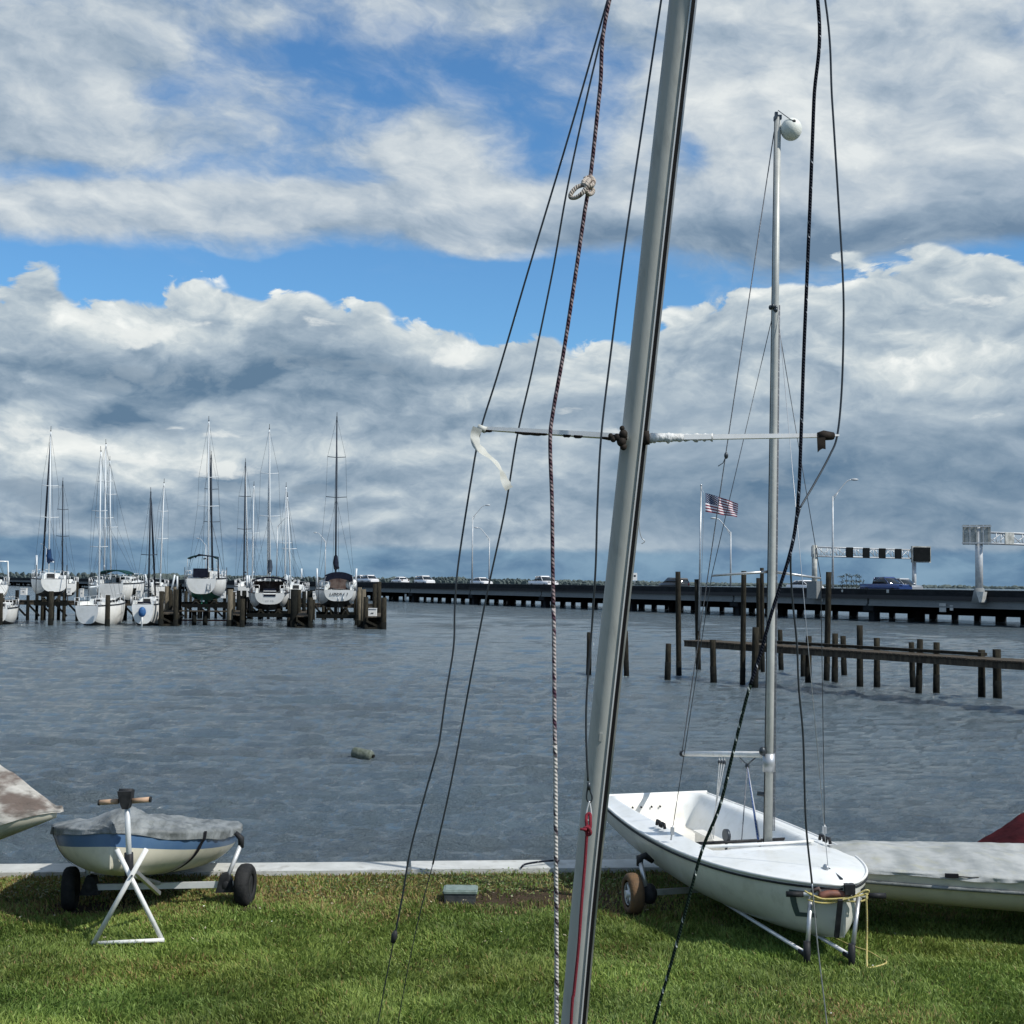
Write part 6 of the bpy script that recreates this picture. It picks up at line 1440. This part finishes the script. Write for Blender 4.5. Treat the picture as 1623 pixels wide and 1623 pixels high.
tag(th_.build('thread', 'wirel', loc=W(1012,800,3.58)), 'thin pale thread dangling beside the grey mast', 'thread')
# ------------------------------------------------------------------ grass blades on the lawn
def vn(x, y, s):
    xi, yi = np.floor(x).astype(np.int64), np.floor(y).astype(np.int64); fx, fy = x-xi, y-yi; fx = fx*fx*(3-2*fx); fy = fy*fy*(3-2*fy)
    def h(i, j):
        k = (i*374761393 + j*668265263 + s*982451653) & 0xffffffff; k = ((k ^ (k >> 13))*1274126177) & 0xffffffff
        return ((k ^ (k >> 16)) & 0xffff)/65535.0
    return (h(xi,yi)*(1-fx)+h(xi+1,yi)*fx)*(1-fy) + (h(xi,yi+1)*(1-fx)+h(xi+1,yi+1)*fx)*fy
def patch(x, y): return .6*vn(x*.8+20, y*1.1+9, 5) + .4*vn(x*2.3+50, y*2.6+31, 6)
def grass(NB, name, label):
    y = 7.6 + (13.7-7.6)*rng.random(NB)**.92; x = (rng.random(NB)-.5)*2*(y*.395+1.9)
    wy = WA.y + (x-WA.x)*wd.y/wd.x; pt_ = patch(x, y)
    nearwall = np.clip((y-(wy-2.3))/1.6, 0, 1)
    dens = np.clip(1.25 - 1.1*np.clip((nearwall*.75+pt_-.80)*2.2, 0, .8), .15, 1)
    # worn soil near the wheels and the box
    for (a, c, sx, sy, k) in ((G(900,1425).x, G(900,1425).y, .9, .5, .95),(G(1040,1440).x, G(1040,1440).y, .6,.5,.8),(G(125,1440).x, G(125,1440).y,.45,.3,.9),(G(395,1445).x,G(395,1445).y,.3,.25,.9),(G(728,1432).x,G(728,1432).y,.30,.16,.95),(G(800,1425).x,G(800,1425).y,.4,.25,.7)):
        dens *= 1-k*np.exp(-((x-a)/sx)**2-((y-c)/sy)**2)
    keep = (rng.random(NB) < dens) & (y < wy-.02)
    x, y, pt_, nearwall = x[keep], y[keep], pt_[keep], nearwall[keep]; n = len(x)
    z = np.array([gz(a, c) for a, c in zip(x[:0], y[:0])]) if False else (.035*(vn(x*.55, y*.7, 3)*2-1) + .02*(vn(x*1.7, y*1.7, 4)*2-1))
    fade = np.clip((WA.y + (x-WA.x)*wd.y/wd.x - y)/1.2, 0, 1); z = z*fade - .008
    tuft = vn(x*5, y*5, 12)
    h = (.030+.042*rng.random(n))*(.55+.95*tuft)*(1-.25*nearwall); w = (.0034+.0034*rng.random(n))*(1+.2*nearwall)
    an = rng.random(n)*6.283; ln = rng.random(n)**.8*.9*h; la = vn(x*2.2+3, y*2.2, 14)*7 + rng.normal(0, 1.2, n)
    dx, dy = np.cos(la)*ln, np.sin(la)*ln; sx, sy = np.cos(an)*w, np.sin(an)*w
    V_ = np.zeros((n, 5, 3), np.float32)
    V_[:,0] = np.stack([x-sx, y-sy, z], -1); V_[:,1] = np.stack([x+sx, y+sy, z], -1)
    V_[:,2] = np.stack([x-sx*.8+dx*.38, y-sy*.8+dy*.38, z+h*.62], -1); V_[:,3] = np.stack([x+sx*.8+dx*.38, y+sy*.8+dy*.38, z+h*.62], -1)
    V_[:,4] = np.stack([x+dx, y+dy, z+h*(1-.35*(ln/h)**2)], -1)
    me = bpy.data.meshes.new(name); me.vertices.add(n*5); me.vertices.foreach_set('co', V_.ravel())
    o5 = (np.arange(n)*5)[:, None]
    q = np.concatenate([o5+np.array([[0,1,3,2]]), o5+np.array([[2,3,4]])], 1).astype(np.int32)
    me.loops.add(q.size); me.loops.foreach_set('vertex_index', q.ravel()); me.polygons.add(2*n)
    ls = (np.arange(n)*7)[:, None] + np.array([[0,4]]); me.polygons.foreach_set('loop_start', ls.ravel().astype(np.int32)); me.polygons.foreach_set('loop_total', np.tile([4,3], n).astype(np.int32))
    me.update()
    g1_, g2_ = np.array([.100,.168,.030]), np.array([.265,.350,.085]); yl, br_ = np.array([.37,.31,.115]), np.array([.19,.13,.06])
    r = rng.random(n)[:, None]; c = g1_*(1-r)+g2_*r
    dry = np.clip((nearwall*.85+pt_-.68)*1.9, 0, .88)*(rng.random(n) < .75); kk = (rng.random(n) < (.03+dry*.85)).astype(float)[:, None]
    r2 = rng.random(n)[:, None]; c = c*(1-kk) + (yl*r2+br_*(1-r2))*kk
    c = c*(.82+.36*rng.random(n))[:, None]*(.70+.45*vn(x*1.1, y*1.4, 16)+.25*(vn(x*4, y*4, 17)-.3))[:, None]*(1+np.array([.35,.10,.1])*(vn(x*.9+7, y*1.3, 18)[:, None]-.45))
    ca = np.concatenate([c, np.ones((n,1))], 1).astype(np.float32); ca = np.repeat(ca, 5, 0)
    at = me.color_attributes.new('blade_colour', 'FLOAT_COLOR', 'POINT'); at.data.foreach_set('color', ca.ravel())
    m = bpy.data.materials.new(name); m.use_nodes = True; NT.nt = m.node_tree; b_ = m.node_tree.nodes['Principled BSDF']; b_.inputs['Roughness'].default_value = .55
    b_.inputs['Specular IOR Level'].default_value = .35
    a_ = m.node_tree.nodes.new('ShaderNodeAttribute'); a_.attribute_name = 'blade_colour'
    tr = m.node_tree.nodes.new('ShaderNodeBsdfTranslucent'); mx = m.node_tree.nodes.new('ShaderNodeMixShader'); mx.inputs[0].default_value = .33
    m.node_tree.links.new(a_.outputs[0], b_.inputs['Base Color']); m.node_tree.links.new(a_.outputs[0], tr.inputs[0])
    m.node_tree.links.new(b_.outputs[0], mx.inputs[1]); m.node_tree.links.new(tr.outputs[0], mx.inputs[2]); m.node_tree.links.new(mx.outputs[0], m.node_tree.nodes['Material Output'].inputs[0])
    me.materials.append(m); o = bpy.data.objects.new(name, me); col.objects.link(o); tag(o, label, 'grass', kind='stuff'); return o
grass(640000, 'grass', 'short green lawn grass with dry tan patches near the seawall')

def litter(n, name, label, cols, y0, y1, sz, zh, seed, xr=7.0):
    rr = random.Random(seed); b = MB(); k = 0
    while k < n:
        x = rr.uniform(-xr, xr); wyy = WA.y + (x-WA.x)*wd.y/wd.x; y = wyy - rr.uniform(y0, y1)**1.0
        if vnoise(x*1.3, y*1.5, 7) < rr.uniform(-.8, .5): continue
        z = (.035*vnoise(x*.55, y*.7, 3) + .02*vnoise(x*1.7, y*1.7, 4))*min(1, (wyy-y)/1.2) + rr.uniform(.3, 1)*zh
        a = rr.uniform(0, 6.28); s = sz*rr.uniform(.5, 1.2); u = Vector((math.cos(a), math.sin(a), rr.uniform(-.3,.5)))*s; v = Vector((-math.sin(a), math.cos(a), rr.uniform(-.3,.5)))*s*.55
        c = Vector((x, y, z)); b.add([c-u, c-u*.2+v, c+u, c-u*.2-v], [(0,1,2,3)], k % len(cols)); k += 1
    o = b.build(name, cols); tag(o, label, name.replace('_', ' '), kind='stuff'); return o
litter(900, 'fallen_leaves', 'dry tan leaves scattered in the grass near the seawall', [mat('dry_leaf', (.26,.18,.09), .8), mat('dark_dry_leaf', (.13,.08,.045), .8), mat('pale_leaf', (.42,.38,.26), .8)], .15, 2.6, .016, .045, 3)
litter(5200, 'weeds', 'low broad-leaved weeds growing along the seawall edge', [mat('weed_leaf', (.07,.115,.03), .6), mat('weed_leaf_light', (.13,.18,.05), .6), mat('weed_leaf_olive', (.15,.14,.05), .7)], .02, 1.1, .016, .07, 9)
litter(60, 'clover_flowers', 'few small white flower heads in the lawn', [mat('flower_white', (.8,.8,.74), .7)], .6, 5.0, .010, .06, 5)
